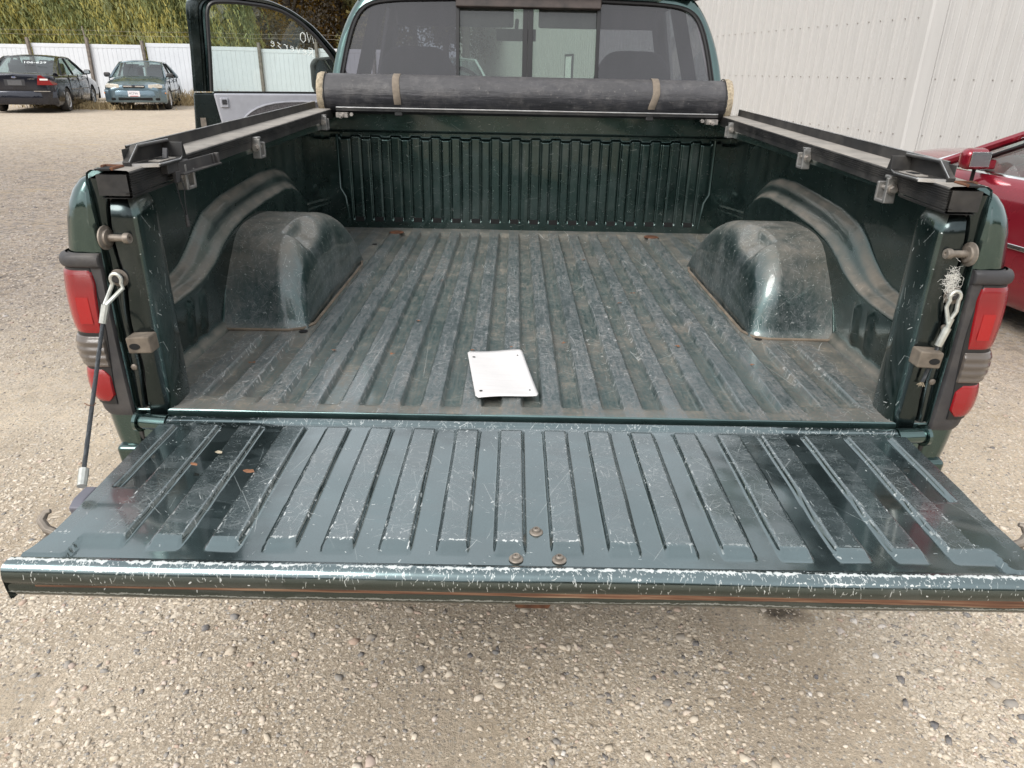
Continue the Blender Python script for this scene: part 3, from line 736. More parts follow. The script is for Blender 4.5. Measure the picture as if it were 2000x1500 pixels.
def bushy(x, y, h, rad, label, seed, mat, n=9000, leaf=.07, name='autumn_tree', bare=0., group='trees beyond the fence', zlow=.25):
    z = gh(x, y); t = empty(name, (x, y, z), label, 'tree', group=group)
    r = np.random.default_rng(seed); tips = limbs(t, 8, h, rad, .5, .16+.01*h, seed)
    kc = 46; cen = np.concatenate([tips[r.integers(0, len(tips), kc//2)], np.stack([r.standard_normal(kc//2)*rad*.5, r.standard_normal(kc//2)*rad*.5, h*(zlow+(1-zlow)*r.random(kc//2))], 1)])
    c = cen[r.integers(0, len(cen), n)]; P = c+r.standard_normal((n, 3))*np.array((.2, .2, .17))*rad*.75
    P[:, 2] = np.clip(P[:, 2], .3, h*1.05)
    D = r.standard_normal((n, 3)); D /= np.linalg.norm(D, axis=1)[:, None]; W_ = np.cross(D, r.standard_normal((n, 3))); W_ /= np.linalg.norm(W_, axis=1)[:, None]
    s = leaf*(.6+.8*r.random((n, 1))); V, F = strips(P, D*s, W_*s*.6)
    big_mesh('crown', V, F, mat, t, tone=np.repeat(r.random(n), 4), smooth=False)
willow(-27.0, 35.5, 18, 5.2, 'weeping willow behind the white fence, above the black sedan, leftmost', 1)
willow(-21.8, 37, 20, 5.2, 'big yellow-green weeping willow behind the fence between the two parked sedans', 2)
willow(-17.6, 36, 17, 4.4, 'weeping willow beside the open truck door, above the blue-green sedan', 3)
L_ = ['gold leaved tree seen through the open door glass, left part', 'grey bare-branched tree seen through the left edge of the door glass', 'orange autumn tree right of the open door frame',
      'olive green tree in the middle of the door glass', 'brown half-bare tree behind the truck cab pillar', 'yellowing tree seen through the cab glass', 'small dull green tree past the long shed wall', 'tall brown tree behind the cab roof']
spec = [(-10.0, 44, 9, 3.2, 'autumn'), (-12.6, 42, 10, 3.0, 'brush'), (-6.3, 46, 11, 3.6, 'autumn'), (-7.4, 41, 7, 2.6, 'olive'),
        (-3.2, 47, 10, 3.4, 'brush'), (-5.0, 53, 9, 3.6, 'olive'), (-11.4, 47, 8, 3.0, 'autumn'), (-9.0, 50, 13, 4.0, 'brush')]
for i, (x, y, h, rd, mt) in enumerate(spec):
    bushy(x, y, h, rd, L_[i], 20+i, M[mt], n=17000 if mt != 'brush' else 9000, leaf=.09 if mt != 'brush' else .05)
def wood():
    """far tangled wood that closes the view behind the single trees"""
    r = np.random.default_rng(5); n = 60000
    x = -60+50*r.random(n); y = 56+10*r.random(n); top = 8+3*np.sin(x*.31)+2*np.sin(x*.83+1); z = GZ+top*r.random(n)**.8
    P = np.stack([x, y, z], 1); D = r.standard_normal((n, 3)); D /= np.linalg.norm(D, axis=1)[:, None]
    W_ = np.cross(D, r.standard_normal((n, 3))); W_ /= np.linalg.norm(W_, axis=1)[:, None]; s = .22*(.6+.8*r.random((n, 1)))
    V, F = strips(P, D*s, W_*s*.6)
    o = big_mesh('far_wood', V, F, M['brush'], tone=np.repeat(r.random(n), 4), smooth=False); o['kind'] = 'stuff'; o['label'] = 'tangled grey-brown woodland closing the view far behind the fence'
wood()
bushy(17, 23, 19, 6, 'unseen tall tree added behind the white shed to darken the tailgate reflection', 61, M['olive'], n=9000, leaf=.22, group=None)  # out of view, added only for its dark reflection in the tailgate
def wood_behind():
    r = np.random.default_rng(6); n = 26000
    x = -70+140*r.random(n); y = -46-8*r.random(n); top = 8+3*np.sin(x*.21)+2*np.sin(x*.63+1); z = GZ+top*r.random(n)**.8
    P = np.stack([x, y, z], 1); D = r.standard_normal((n, 3)); D /= np.linalg.norm(D, axis=1)[:, None]
    W_ = np.cross(D, r.standard_normal((n, 3))); W_ /= np.linalg.norm(W_, axis=1)[:, None]; s_ = .55*(.6+.8*r.random((n, 1)))
    V, F = strips(P, D*s_, W_*s_*.7)
    o = big_mesh('roadside_wood', V, F, M['olive'], tone=np.repeat(r.random(n), 4), smooth=False); o['kind'] = 'stuff'; o['label'] = 'wood on the far side of the yard'
wood_behind()
def dry_grass(x0, y0, rx, ry, n, h, label, seed):
    r = np.random.default_rng(seed); x = x0+rx*r.standard_normal(n)*.5; y = y0+ry*r.standard_normal(n)*.5
    P = np.stack([x, y, gh(x, y)+h*.45*r.random(n)], 1); D = np.stack([r.standard_normal(n)*.5, r.standard_normal(n)*.5, .6+r.random(n)], 1); D /= np.linalg.norm(D, axis=1)[:, None]
    W_ = np.cross(D, r.standard_normal((n, 3))); W_ /= np.linalg.norm(W_, axis=1)[:, None]
    V, F = strips(P, D*h*.4*(.4+r.random((n, 1))), W_*.012)
    o = big_mesh('dry_grass', V, F, simple('straw_'+str(seed), (.44, .34, .19), 0, .9, var=.35, scale=8), smooth=False); o['kind'] = 'stuff'; o['label'] = label
dry_grass(-13.6, 22.7, 1.5, .7, 2600, .26, 'clump of dry straw-coloured weeds between the black and the blue-green sedan', 1)
dry_grass(-11.6, 26.5, 1.2, 1.2, 900, .6, 'dry weeds against the fence right of the blue-green sedan', 2)

# ============================================================ pickup truck
TR = empty('pickup_truck', (0, 0, GZ), 'dark green pickup truck seen from behind with scratched open bed and lowered tailgate', 'pickup truck')
_link = link
def link(name, me, mat=None, parent=None, **kw):
    o = _link(name, me, mat, parent, **kw)
    if parent is not None and (parent is TR or parent is globals().get('TN')): o.location = -parent.location
    return o
def arr(*p): return np.array(p, float)
def soft(x, y, s=.0012):   # slow panel wobble
    return s*(np.sin(x*7.3+1)*np.cos(y*5.1)+.6*np.sin(x*17+y*11+2))

# --- bed floor
xs = np.linspace(-.905, .905, 551); ys = np.concatenate([np.linspace(.006, .13, 24), np.linspace(.14, 1.86, 60), np.linspace(1.87, 2.035, 20)])
Xf, Yf = np.meshgrid(xs, ys, indexing='ij')
xr = np.abs(((Xf/PITCH) % 1)-.5)*PITCH              # 0 on a rib centre
raised = 1-sstep(.0218, .0255, xr)
env = sstep(.045, .075, Yf)*(1-sstep(1.93, 1.97, Yf))
side = (np.abs(Xf) > .635)
env2 = env*np.where(side, (Yf < .56)*sstep(.07, .12, Yf)*(1-sstep(.47, .50, Yf))*(np.abs(Xf) < .80), 1)
Zf = -.0165*(1-raised)*env2 + soft(Xf, Yf, .0009)
# sill roll at the rear edge
lipY = arr(.006, .0055, .0046, .004, .004, .004); lipZ = arr(0, -.0003, -.0013, -.003, -.02, -.07)
Pl = np.stack([np.repeat(xs[:, None], 6, 1), np.repeat(lipY[None], len(xs), 0), np.repeat(lipZ[None], len(xs), 0)+Zf[:, :1]*0], -1)[:, ::-1]
PF = np.concatenate([Pl[:, :-1], np.stack([Xf, Yf, Zf], -1)], 1)
uvF = PF[..., :2].copy(); uvF[:, :5, 1] = np.array([-.045, -.03, -.02, -.01, .0])[None]
bf = gridmesh('bed_floor', PF, M['floor'], TR, uv=uvF)
for (x, y, r) in ((-.655, .530, .013), (-.656, 1.672, .011), (.67, .535, .011)):
    m = MB(); m.lathe([(r, .0012), (r*.98, .0018), (.0001, .0018)], (x, y, 0), (0, 0, 1), 16)
    m.build('drain_hole', M['dark'], TR)
for (x, y) in ((-.60, 1.93), (.60, 1.93)):
    m = MB(); m.lathe([(.035, .001), (.030, .004), (.018, .005), (.001, .004)], (x, y, 0), (0, 0, 1), 18)
    m.build('mount_bolt_cover', M['rust'], TR)

# --- side walls with the stamped wheel-arch bulge
def archA(y):
    return np.interp(y, [0, .29, .40, .47, .55, .62, .70, .82, 1.02, 1.25, 1.34, 1.42, 1.5, 1.6, 2.03], [.166, .166, .170, .178, .198, .228, .256, .276, .290, .296, .285, .258, .21, .14, .12])
for sgn in (-1, 1):
    ys = np.linspace(.09, 2.04, 150); zs = np.concatenate([np.linspace(-.02, .03, 6), np.linspace(.04, .505, 90)])
    Yw, Zw = np.meshgrid(ys, zs, indexing='ij')
    A = archA(Yw)
    A2 = np.interp(Yw, [0, .30, .39, .45, .52, .58, .64, .78, .97, 1.15, 1.33, 1.42, 1.5, 1.6, 1.69, 2.03], [.186, .188, .196, .212, .250, .290, .318, .340, .352, .362, .355, .335, .298, .232, .165, .135])
    q = sstep(A-.012, A2+.012, Zw)
    low = .886+.010*(1-sstep(0, .2, Zw))+.05*sstep(1.48, 1.72, Yw); high = .944+.004*Yw/2
    Xw = low+(high-low)*q
    # crease inside the step: a flat dusty ledge then a second lip
    Xw += .006*np.sin(np.clip((Zw-A)/(A2-A+1e-4), 0, 1)*math.pi*2)
    Xw += .05*sstep(.03, -.01, Zw)*-.6                                # cove down to the floor
    Xw = np.where(Zw > .47, Xw+( .875-Xw)*sstep(.455, .49, Zw), Xw)    # header under the rail
    for yc in (.352, .432):                                             # two short ribs behind the wheelhouse
        Xw -= .012*np.exp(-((Yw-yc)/.012)**4)*sstep(.02, .05, Zw)*(1-sstep(.135, .155, Zw))
    bz = np.exp(-(((Yw-1.86)/.05)**2+((Zw-.20)/.022)**2)**2); Xw -= .010*bz; Xw -= .016*sstep(1.78, 1.98, Yw)*(1-sstep(.14, .20, Zw))
    P = np.stack([sgn*Xw, Yw, Zw], -1)
    gridmesh('bed_side_wall', P, M['bedwall'], TR, flip=(sgn < 0), uv=np.stack([Yw+.37*sgn, Zw], -1))
# --- bulkhead
zs = np.concatenate([np.linspace(-.01, .07, 17), np.linspace(.08, .40, 30), np.linspace(.405, .52, 34)]); xs = np.linspace(-.965, .965, 541)
Xb, Zb = np.meshgrid(xs, zs, indexing='ij')
xr = np.abs(((Xb/PITCH) % 1)-.5)*PITCH
rec = (1-sstep(.0215, .0275, xr))
rowtop = .405+.010*rec
on = (np.abs(Xb) < .835)
envb = (1-sstep(rowtop, rowtop+.012, Zb))
Yb = np.full_like(Xb, 2.035)
groove = np.exp(-((xr-.0243)/.0035)**2)
Yb += (.010*groove*envb*sstep(.035, .045, Zb) + .004*rec*envb*sstep(.03, .05, Zb))*on
Yb += .022*sstep(rowtop, rowtop+.008, Zb)*(1-sstep(.436, .445, Zb))    # shadow groove above
Yb -= .030*sstep(.438, .447, Zb)*(1-sstep(.56, .6, Zb))                # header beam stands forward
Yb += soft(Xb, Zb*3, .0008)
bk = gridmesh('bulkhead', np.stack([Xb, Yb, Zb], -1), M['bed'], TR, uv=np.stack([Xb, Zb], -1))
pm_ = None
for i in range(-9, 9):                                                 # dark plate standing in for shade at the foot of each recessed rib
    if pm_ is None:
        m = MB(); m.prism([(-.019, .029), (.019, .029), (.0215, .036), (.0215, .050), (-.0215, .050), (-.0215, .036)], 1, 2.0335, 2.045); o = m.build('rib_foot_shade', M['dark'], bk); pm_ = o.data
    else: o = bpy.data.objects.new('rib_foot_shade', pm_); COL.objects.link(o); o.parent = bk
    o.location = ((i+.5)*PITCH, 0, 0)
m = MB(); m.box((0, 2.05, .522), (1.86, .09, .012)); m.build('bulkhead_cap', M['cab'], TR, bevel=.003)
for sgn in (-1, 1):    # folded seam in the front corners
    m = MB(); m.tube([(sgn*.868, 2.01, .43), (sgn*.868, 2.005, .19), (sgn*.845, 2.0, .15), (sgn*.83, 1.995, .03)], .006, 6)
    m.build('corner_seam', M['bed'], TR)
# --- wheelhouses
def wheelhouse(sgn):
    # side path (y, z) from the rear foot over the top to the front foot
    path = arr((.535, -.003), (.548, .02), (.556, .06), (.570, .12), (.592, .17), (.628, .215), (.68, .243), (.76, .258), (.88, .264), (1.0, .258), (1.12, .236), (1.22, .20), (1.30, .15), (1.365, .09), (1.405, .03), (1.415, -.003))
    t = np.linspace(0, 1, len(path)); tt = np.linspace(0, 1, 110)
    py = np.interp(tt, t, path[:, 0]); pz = np.interp(tt, t, path[:, 1])
    for _ in range(6):
        py[1:-1] = (py[:-2]+2*py[1:-1]+py[2:])/4; pz[1:-1] = (pz[:-2]+2*pz[1:-1]+pz[2:])/4
    V = []
    yc, zc = .98, -.02
    for j, (yy, zz) in enumerate(zip(py, pz)):
        row = []
        # cross profile: from the wall inwards, then rounding down to the inner face
        for k_ in np.linspace(0, 1, 46):
            if k_ < .5:
                x = .905-(.905-.730)*(k_/.5); s = 1.0; 
            else:
                a = (k_-.5)/.5*math.pi/2
                x = .735-.087*math.sin(a)**1.0; s = 1-0*a
                s = math.cos(a)**.55 if a < 1.5707 else 0
            # s scales the arch toward its foot centre line -> inner face closes the shape
            y_ = yc+(yy-yc)*(1-(.09+.13*min(1, max(0, zz)/.24))*(1-s)) if k_ >= .5 else yy
            y_ += .065*min(1, max(0, zz)/.20)*max(0, (x-.73)/.175)*float(1-sstep(.60, .85, yy))
            z_ = zz if k_ < .5 else (zz*(s))
            row.append((sgn*(x-.02*max(0, 1-z_/.26)*(k_ >= .5)*0), y_, z_))
        V.append(row)
    P = np.array(V)
    # dimple on top
    X_, Y_, Z_ = P[..., 0]*sgn, P[..., 1], P[..., 2]
    d = sstep(.655, .70, X_)*(1-sstep(.715, .745, X_))*sstep(.70, .725, Y_)*(1-sstep(.80, .93, Y_))
    P[..., 2] -= .028*d
    P[..., 0] += sgn*soft(Y_*2, Z_*3, .0012)
    gridmesh('wheelhouse', P, M['wheelhouse'], TR, flip=(sgn > 0))
    m = MB(); m.tube([(sgn*.893, P[j, 0, 1]-.002, P[j, 0, 2]+.001) for j in range(0, len(P), 3)], .0035, 6); m.build('wheelhouse_flange', M['bed'], TR)
    m = MB()
    m.tube([(sgn*.89, .532, .003), (sgn*.70, .534, .003), (sgn*.662, .55, .003), (sgn*.640, .60, .003), (sgn*.638, 1.30, .003), (sgn*.66, 1.40, .003)], .0045, 6)
    m.build('wheelhouse_sealant', M['bedfloor_dirt'], TR)
M['bedfloor_dirt'] = simple('packed_dirt', (.17, .135, .10), 0, .95, var=.35, scale=20, bump=.5)
wheelhouse(-1); wheelhouse(1)

# --- outer rear quarters
def xo(z):   # outer half width against height
    return np.interp(z, [-.42, -.30, -.12, -.066, 0, .05, .17, .32, .365, .42, .45, .475, .495, .505, .512, .516], [.90, .93, .945, .955, .963, .968, .972, .970, .965, .955, .945, .932, .915, .892, .870, .850])
for sgn in (-1, 1):
    zs = np.concatenate([np.linspace(-.42, .34, 40), np.linspace(.35, .516, 36)])
    P = []
    for z in zs:
        X0 = float(xo(z)); r = .045 if z < .45 else .045-.02*(z-.45)/.08
        row = [(.884, .055), (.882, .02), (.882, .006), (.886, .0), (max(.889, X0-r*1.3)*.4+.889*.6, -.004), (max(.889, X0-r), -.004+.004)]
        for a in np.linspace(0, math.pi/2, 9)[1:]:
            row.append((X0-r+r*math.sin(a), r-r*math.cos(a)-.002))
        for y in (.12, .22, .35): row.append((X0+.004, y))
        for y in np.linspace(.45, 1.75, 27): row.append((X0+.006, y))
        for y in (1.85, 1.95, 2.03): row.append((X0+.004, y))
        q = [[sgn*min(x, max(X0, .86)+.01), y, z] for x, y in row]
        for p in q:   # wheel arch opening
            R_ = .46; yc, zc = .985, -.36
            if abs(p[1]-yc) < R_:
                az_ = zc+math.sqrt(R_*R_-(p[1]-yc)**2); p[2] = max(p[2], az_)
            # roll under at the top rear corner
        P.append(q)
    P = np.array(P)
    k_ = sstep(.46, .527, P[:, :6, 2]); P[:, :15, 1] += (sstep(.44, .527, P[:, :15, 2]))*.022
    gridmesh('rear_quarter_panel', P, M['fender'], TR, flip=(sgn > 0), angle=40)
    # rail cap
    xs_ = arr(.800, .803, .825, .86, .872)
    P = np.array([[(sgn*x, y, z) for y in np.linspace(.028, 2.05, 30)] for x, z in zip((.798, .800, .806, .835, .858), (.470, .495, .508, .5125, .5125))])
    P[..., 0] += sgn*.03*P[..., 1]
    gridmesh('bed_rail_cap', P, M['fender'], TR, flip=(sgn < 0), angle=40)
    m = MB(); m.box((sgn*.846, .020, .5150), (.030, .045, .003)); so_ = m.build('stake_pocket', M['dark'], TR)
    m = MB(); m.tube([(sgn*.829, .000, .517), (sgn*.829, .043, .517), (sgn*.862, .045, .517), (sgn*.863, .03, .517)], .0035, 6)
    m.build('rusty_pocket_edge', M['rust'], TR)
# --- corner posts / jambs
def post(sgn):
    plan = arr((.90, .150), (.850, .135), (.818, .118), (.806, .106), (.801, .092), (.799, .06), (.799, .030), (.802, .016), (.809, .006), (.819, .002), (.835, .0005), (.848, .001), (.8505, .006), (.8515, .024), (.856, .026), (.8585, .018), (.861, .012), (.868, .008), (.876, .009), (.883, .014))
    zs = np.concatenate([np.linspace(-.08, .40, 30), np.linspace(.41, .497, 18)]); P = []
    for z in zs:
        q = sstep(.41, .497, z); row = []
        for i, (x, y) in enumerate(plan):
            f = 1 if i < 13 else 0
            wob = .0035*math.sin(z*34+1)*(1 if 11 <= i <= 17 else 0)
            row.append((sgn*(x+f*q*q*.045*(1-(x-.8)/.1 if i > 4 else 1)+wob), y+f*q*q*(.055 if i > 5 else 0), z))
        P.append(row)
    mat = [M['post'], M['jamb']]
    o = gridmesh('corner_post', P, mat, TR, flip=(sgn > 0), angle=60)
    mi = np.zeros(len(o.data.polygons), np.int32).reshape(len(zs)-1, len(plan)-1); mi[:, 8:] = 1
    o.data.polygons.foreach_set('material_index', mi.ravel())
    o.data.polygons.foreach_set('use_smooth', [True]*len(o.data.polygons))
    m = MB(); m.tube([(sgn*(.8535+.004*math.sin(z*22)), .018, z) for z in np.linspace(-.06, .49, 24)], .0022, 6); m.build('jamb_seam', M['seal'], o)
    m = MB()
    for (x, z) in ((.869, .10), (.866, -.02)): m.lathe([(.007, 0), (.007, .003), (.004, .005), (.0001, .005)], (sgn*x, .008, z), (0, -1, 0), 12)
    if sgn > 0: m.lathe([(.007, 0), (.007, .003), (.004, .005), (.0001, .005)], (sgn*.862, .008, .225), (0, -1, 0), 12)
    m.build('jamb_screw', M['dirtysteel'], o)
    # striker pin
    m = MB(); c = Vector((sgn*.868, -.004, .384)); ax = Vector((-sgn, -.10, .015)).normalized()
    m.lathe([(.0001, .001), (.024, .001), (.024, .004), (.017, .006), (.016, .010), (.0001, .010)], c, ax, 24)
    m.lathe([(.0075, .008), (.0072, .040), (.0078, .042), (.0105, .043), (.0110, .050), (.0095, .054), (.004, .054), (.0035, .051), (.0001, .051)], c, ax, 20)
    m.build('striker_pin', M['dirtysteel'], TR)
    # rubber stop
    m = MB(); cx = .828; cz = .165
    m.prism([(cx-.026, cz-.017), (cx+.024, cz-.019), (cx+.026, cz+.017), (cx-.024, cz+.020)], 1, -.034, .004)
    m.v = [(sgn*v[0], v[1], v[2]) for v in m.v]
    s_ = m.build('rubber_stop', simple('dusty_rubber_stop', (.13, .105, .08), 0, .85, var=.3, scale=50, dust=.3) if 'rs' not in M else M['rs'], TR, bevel=.004)
    M['rs'] = s_.data.materials[0]
    m = MB(); m.lathe([(.009, 0), (.009, .0012), (.0001, .0012)], (sgn*(cx+.008), -.034, cz-.002), (0, -1, 0), 16); 
    for v in range(len(m.v)): x, y, z = m.v[v]; m.v[v] = (sgn*(cx+.008)+(x-sgn*(cx+.008))*1.25, y, cz-.002+(z-cz+.002)*.75)
    m.build('socket', M['dark'], s_)
post(-1); post(1)
for sgn in (-1, 1):
    m = MB(); m.box((sgn*.852, .060, .470), (.062, .075, .072)); m.build('jamb_cap', M['jamb'], TR, bevel=.008, seg=3)

# --- black light bezels with wrap-round lamps
def wrap(name, z0, z1, xin, off, yend, mat, sgn, parent=TR, nz=16, dome=.006, inset_round=.0, shape=None, waves=0.):
    P = []
    for z in np.linspace(z0, z1, nz):
        u = (z-z0)/(z1-z0); e = math.sin(math.pi*min(max(u, 0), 1))**.35 if 0 < u < 1 else 0
        X0 = float(xo(z))+off-(1-e)*dome; r = .042
        xi = xin(u) if callable(xin) else xin
        xi = min(xi, X0-.012); yf = -.004-off+(1-e)*dome-waves*math.sin(u*math.pi*8)
        row = [(xi+.001, yf+.012), (xi, yf+.004), (xi+.003, yf)]
        xe = max(X0-r, xi+.004)
        for s in (.33, .66, 1): row.append((xi+.003+(xe-xi-.003)*s, yf))
        for a in np.linspace(0, math.pi/2, 9)[1:]: row.append((xe+(X0-xe)*math.sin(a), yf+r-r*math.cos(a)))
        for y in (yend*.5, yend-.012): row.append((X0+.002, max(y, yf+r+.001)))
        row.append((X0-.006, yend))
        P.append([(sgn*x, y, z) for x, y in row])
    return gridmesh(name, P, mat, parent, flip=(sgn > 0), angle=50)
for sgn in (-1, 1):
    bz = wrap('light_bezel', -.012, .352, lambda u: .884+.001*math.sin(u*3), .007, .16, M['black_plastic'], sgn, nz=40, dome=.007)
    wrap('bezel_brow', .322, .352, .884, .013, .16, M['black_plastic'], sgn, bz, nz=12, dome=.009)
    tl = wrap('tail_light', .018, .322, lambda u: .905+.006*math.cos(u*5), .0085, .15, M['seal'], sgn, TR, nz=30, dome=.002)
    rr = wrap('red_lens', .178, .320, lambda u: .9005+.035*max(0, u-.78)**1.2/.22**.2+.012*(1-u)*.9, .0125, .145, M['red'], sgn, tl, nz=22, dome=.007)
    wrap('reverse_lens', .106, .176, lambda u: .908, .0150, .145, M['reverse'], sgn, tl, nz=50, dome=.007, waves=.0011)
    wrap('lower_red_lens', .022, .104, lambda u: .9125+.03*(1-min(1, math.sin(math.pi*(.12+.76*u))*1.25)), .0125, .14, M['red'], sgn, tl, nz=18, dome=.008)
    m = MB(); x0 = .922
    P = [[(sgn*x, -.0172, z) for x in (x0, x0+.026)] for z in (.205, .262)]
    gridmesh('reflector', P, M['redbright'], tl, flip=(sgn < 0))
    # bumper end cap and lower corner
    wrap('bumper_corner_cap', -.082, -.014, .876, -.004, .22, M['black_plastic'], sgn, nz=22, dome=.010)
    m = MB(); m.box((sgn*.905, .05, -.16), (.07, .11, .16), (R(8), 0, 0)); m.build('quarter_lower_corner', M['fender'], TR, bevel=.012, seg=3)

# --- sill under the floor edge, frame, bumper, hitch, wheels
m = MB(); m.box((0, .045, -.125), (1.70, .035, .10)); m.build('rear_sill', M['dark'], TR, bevel=.006)  # cavity black puts the shade of the gap into the sill colour
m = MB(); m.box((0, 1.02, -.10), (1.5, 2.0, .05))
for sx in (-.45, .45): m.box((sx, 2.3, -.20), (.08, 4.2, .14))
m.build('chassis_frame', M['dark'], TR)
bm_ = MB(); bm_.box((0, -.035, -.27), (1.98, .16, .14)); bm_.build('rear_bumper', simple('painted_bumper', (.13, .13, .155), .2, .4, var=.1, dust=.4), TR, bevel=.02, seg=3)
m = MB(); m.box((0, -.10, -.315), (.62, .10, .05)); hb = m.build('hitch_receiver', M['rust'], TR, bevel=.006)
m = MB(); m.box((.006, -.150, -.338), (.080, .14, .030)); m.build('ball_mount', M['rust'], hb, bevel=.01)
def truck_wheel(x, y):
    s = 1 if x > 0 else -1; m = MB()
    m.lathe([(.20, -.11), (.33, -.12), (.37, -.09), (.385, -.03), (.385, .03), (.37, .09), (.33, .12), (.20, .11)], (x, y, GZ+.385), (s, 0, 0), 40)
    t = m.build('wheel', M['tyre'], TR); m = MB()
    m.lathe([(.205, .115), (.19, .08), (.17, .06), (.06, .05), (.055, .09), (.0001, .09)], (x, y, GZ+.385), (s, 0, 0), 30); m.build('rim', M['steel'], t)
for x in (-.84, .84):
    for y in (.985, 4.45): truck_wheel(x, y)

# --- tailgate
def tailgate():
    # developed profile: (s, y, z) from the hinge underside to the underside of the lip
    prof = arr((-.028, -.022, -.028), (-.012, -.022, -.010), (-.004, -.0235, -.003), (.002, -.028, .0))
    ss = list(prof[:, 0]); yy = list(prof[:, 1]); zz = list(prof[:, 2])
    for s in np.linspace(.010, .486, 150): ss.append(s); yy.append(-.026-s); zz.append(0.)
    lip = arr((.490, -.5155, -.003), (.493, -.518, -.0035), (.498, -.5205, .000), (.506, -.527, .003), (.514, -.534, .003), (.522, -.5405, .0), (.530, -.5455, -.006), (.538, -.548, -.013), (.546, -.549, -.021), (.554, -.5485, -.029), (.558, -.546, -.032),
              (.562, -.544, -.035), (.566, -.5455, -.038), (.576, -.547, -.047), (.584, -.545, -.054), (.592, -.538, -.059), (.61, -.52, -.060))
    ss += list(lip[:, 0]); yy += list(lip[:, 1]); zz += list(lip[:, 2])
    ss, yy, zz = map(np.array, (ss, yy, zz))
    U = np.linspace(-1, 1, 601)
    hw = np.interp(ss, [-.03, 0, .01, .25, .36, .43, .47, .50, .53, .56, .60, .66], [.790, .795, .800, .798, .792, .794, .803, .813, .822, .822, .818, .812])
    X = U[:, None]*hw[None]; Y = np.repeat(yy[None], len(U), 0); Z = np.repeat(zz[None], len(U), 0).copy(); Sg = np.repeat(ss[None], len(U), 0)
    a = np.abs(X); xr = np.abs(((X/PITCH) % 1)-.5)*PITCH
    rib = (1-sstep(.0215, .0268, xr))*(a < .745)
    outer = sstep(.764, .769, a); outer2 = sstep(.6735-.0025, .6735+.003, a)*sstep(.283, .292, Sg)
    up = np.maximum(np.maximum(rib, outer), outer2)
    start = sstep(.028, .040, Sg)+0*a
    endr = 1-sstep(.430, .462, Sg)
    wide = np.where(a > .742, 1-sstep(.484, .488, Sg)*(a < .748), endr)
    env = start*np.where(a > .748, 1, wide)
    panel = (Sg > .004)&(Sg < .4885)
    base = np.where(a > .750, 0, -.0095*sstep(.004, .012, Sg)) 
    H = np.where(panel, -.0095+.0095*np.maximum(up*env, sstep(.752, .762, a)*(Sg > .30)), 0)
    Z += np.where(panel, H*sstep(.002, .014, Sg), 0)
    # lip starts level with the border
    Z += np.where(panel, soft(X, Y*3, .0007), 0)
    Z += -.0015*(1-U[:, None]**2)*sstep(.1, .5, Sg)
    # slight dents in the lip
    Z += np.where(Sg > .5, .0012*np.sin(X*9)*np.sin(X*3.1+1), 0)
    o = gridmesh('tailgate', np.stack([X, Y, Z], -1), M['tailgate'], TR, uv=np.stack([X, Sg], -1))
    # side closing skins + underside (outer skin of the gate)
    for sgn, col in ((-1, 0), (1, -1)):
        e = np.stack([X[col], Y[col], Z[col]], -1); lo = e.copy(); lo[:, 2] = np.minimum(lo[:, 2], -.060); lo[:, 0] -= sgn*.004
        gridmesh('gate_edge', np.stack([e, (e+lo)/2+arr(sgn*.001, 0, 0), lo], 1), M['jamb'], o, flip=(sgn < 0))
    m = MB(); m.box((0, -.29, -.0625), (1.58, .48, .006)); m.build('outer_skin', M['fender'], o)
    # rust seam along the front face of the lip
    n = 220; xx = np.linspace(-.775, .80, n); r = vnoise(4, n, (2, 30), 3, 55)[0]
    th = np.interp(xx, [-.78, -.4, -.05, .0, .45, .62, .80], [.0008, .0014, .0030, .0038, .0048, .0068, .0095])*(.7+.7*r)
    zz_ = -.0340+0*xx; P = np.stack([np.stack([xx, np.full(n, -.5478), zz_+th+.001], -1), np.stack([xx, np.full(n, -.5480), zz_], -1), np.stack([xx, np.full(n, -.5470), zz_-th-.0012], -1)], 1)
    k = NT('rusty_seam'); oc = k.coord(); nn = k.noise(k.mapv(oc, (8, 60, 220)), 1, 5)
    k.set(base=k.ramp(nn, [(.3, (.05, .02, .010)), (.52, (.13, .06, .032)), (.7, (.24, .17, .11))]), rough=.9)
    gridmesh('rust_seam', P, k.m, o)
    m = MB()
    for (x, y) in ((-.002, -.419), (-.036, -.492), (.033, -.492)):
        z = -.0095-.001
        m.lathe([(.0001, .0), (.0115, .0), (.0118, .0015), (.0105, .003), (.0072, .0035), (.0066, .0075), (.005, .009), (.0028, .009), (.0026, .0065), (.0001, .0065)], (x, y, z), (0, 0, 1), 22)
    # bolts as single parts
    V = m.v; per = len(V)//3; F = [f for f in m.f if max(f) < per]
    for i in range(3):
        b_ = MB(); b_.add(V[i*per:(i+1)*per], F); b_.build('bolt', M['dirtysteel'], o)
    for sgn, y in ((-1, -.440), (1, -.428)):      # latch hooks on the gate sides
        m = MB(); m.tube([(sgn*.795, y, -.016), (sgn*.818, y+.004, -.010), (sgn*.832, y+.014, .000), (sgn*.828, y+.024, .010), (sgn*.820, y+.026, .012)], [.007, .008, .008, .006, .004], 8)
        m.box((sgn*.805, y-.012, -.028), (.03, .035, .022)); m.build('latch_hook', M['dirtysteel'], o, bevel=.001)
    for sgn in (-1, 1):                            # hinge trunnions
        m = MB(); m.cyl((sgn*.800, -.028, -.018), (sgn*.862, -.02, -.018), .019, .017, 18); m.cyl((sgn*.862, -.02, -.018), (sgn*.87, -.018, -.018), .024, n=18)
        m.build('hinge', M['cab'], o)
    m = MB()                                        # plastic pad peeping out at the left
    m.prism([(-.300, -.035), (-.365, -.035), (-.37, -.012), (-.35, -.004), (-.31, -.004)], 0, -.823, -.800)
    m.build('gate_side_pad', M['pad'], o, bevel=.004)
tailgate()

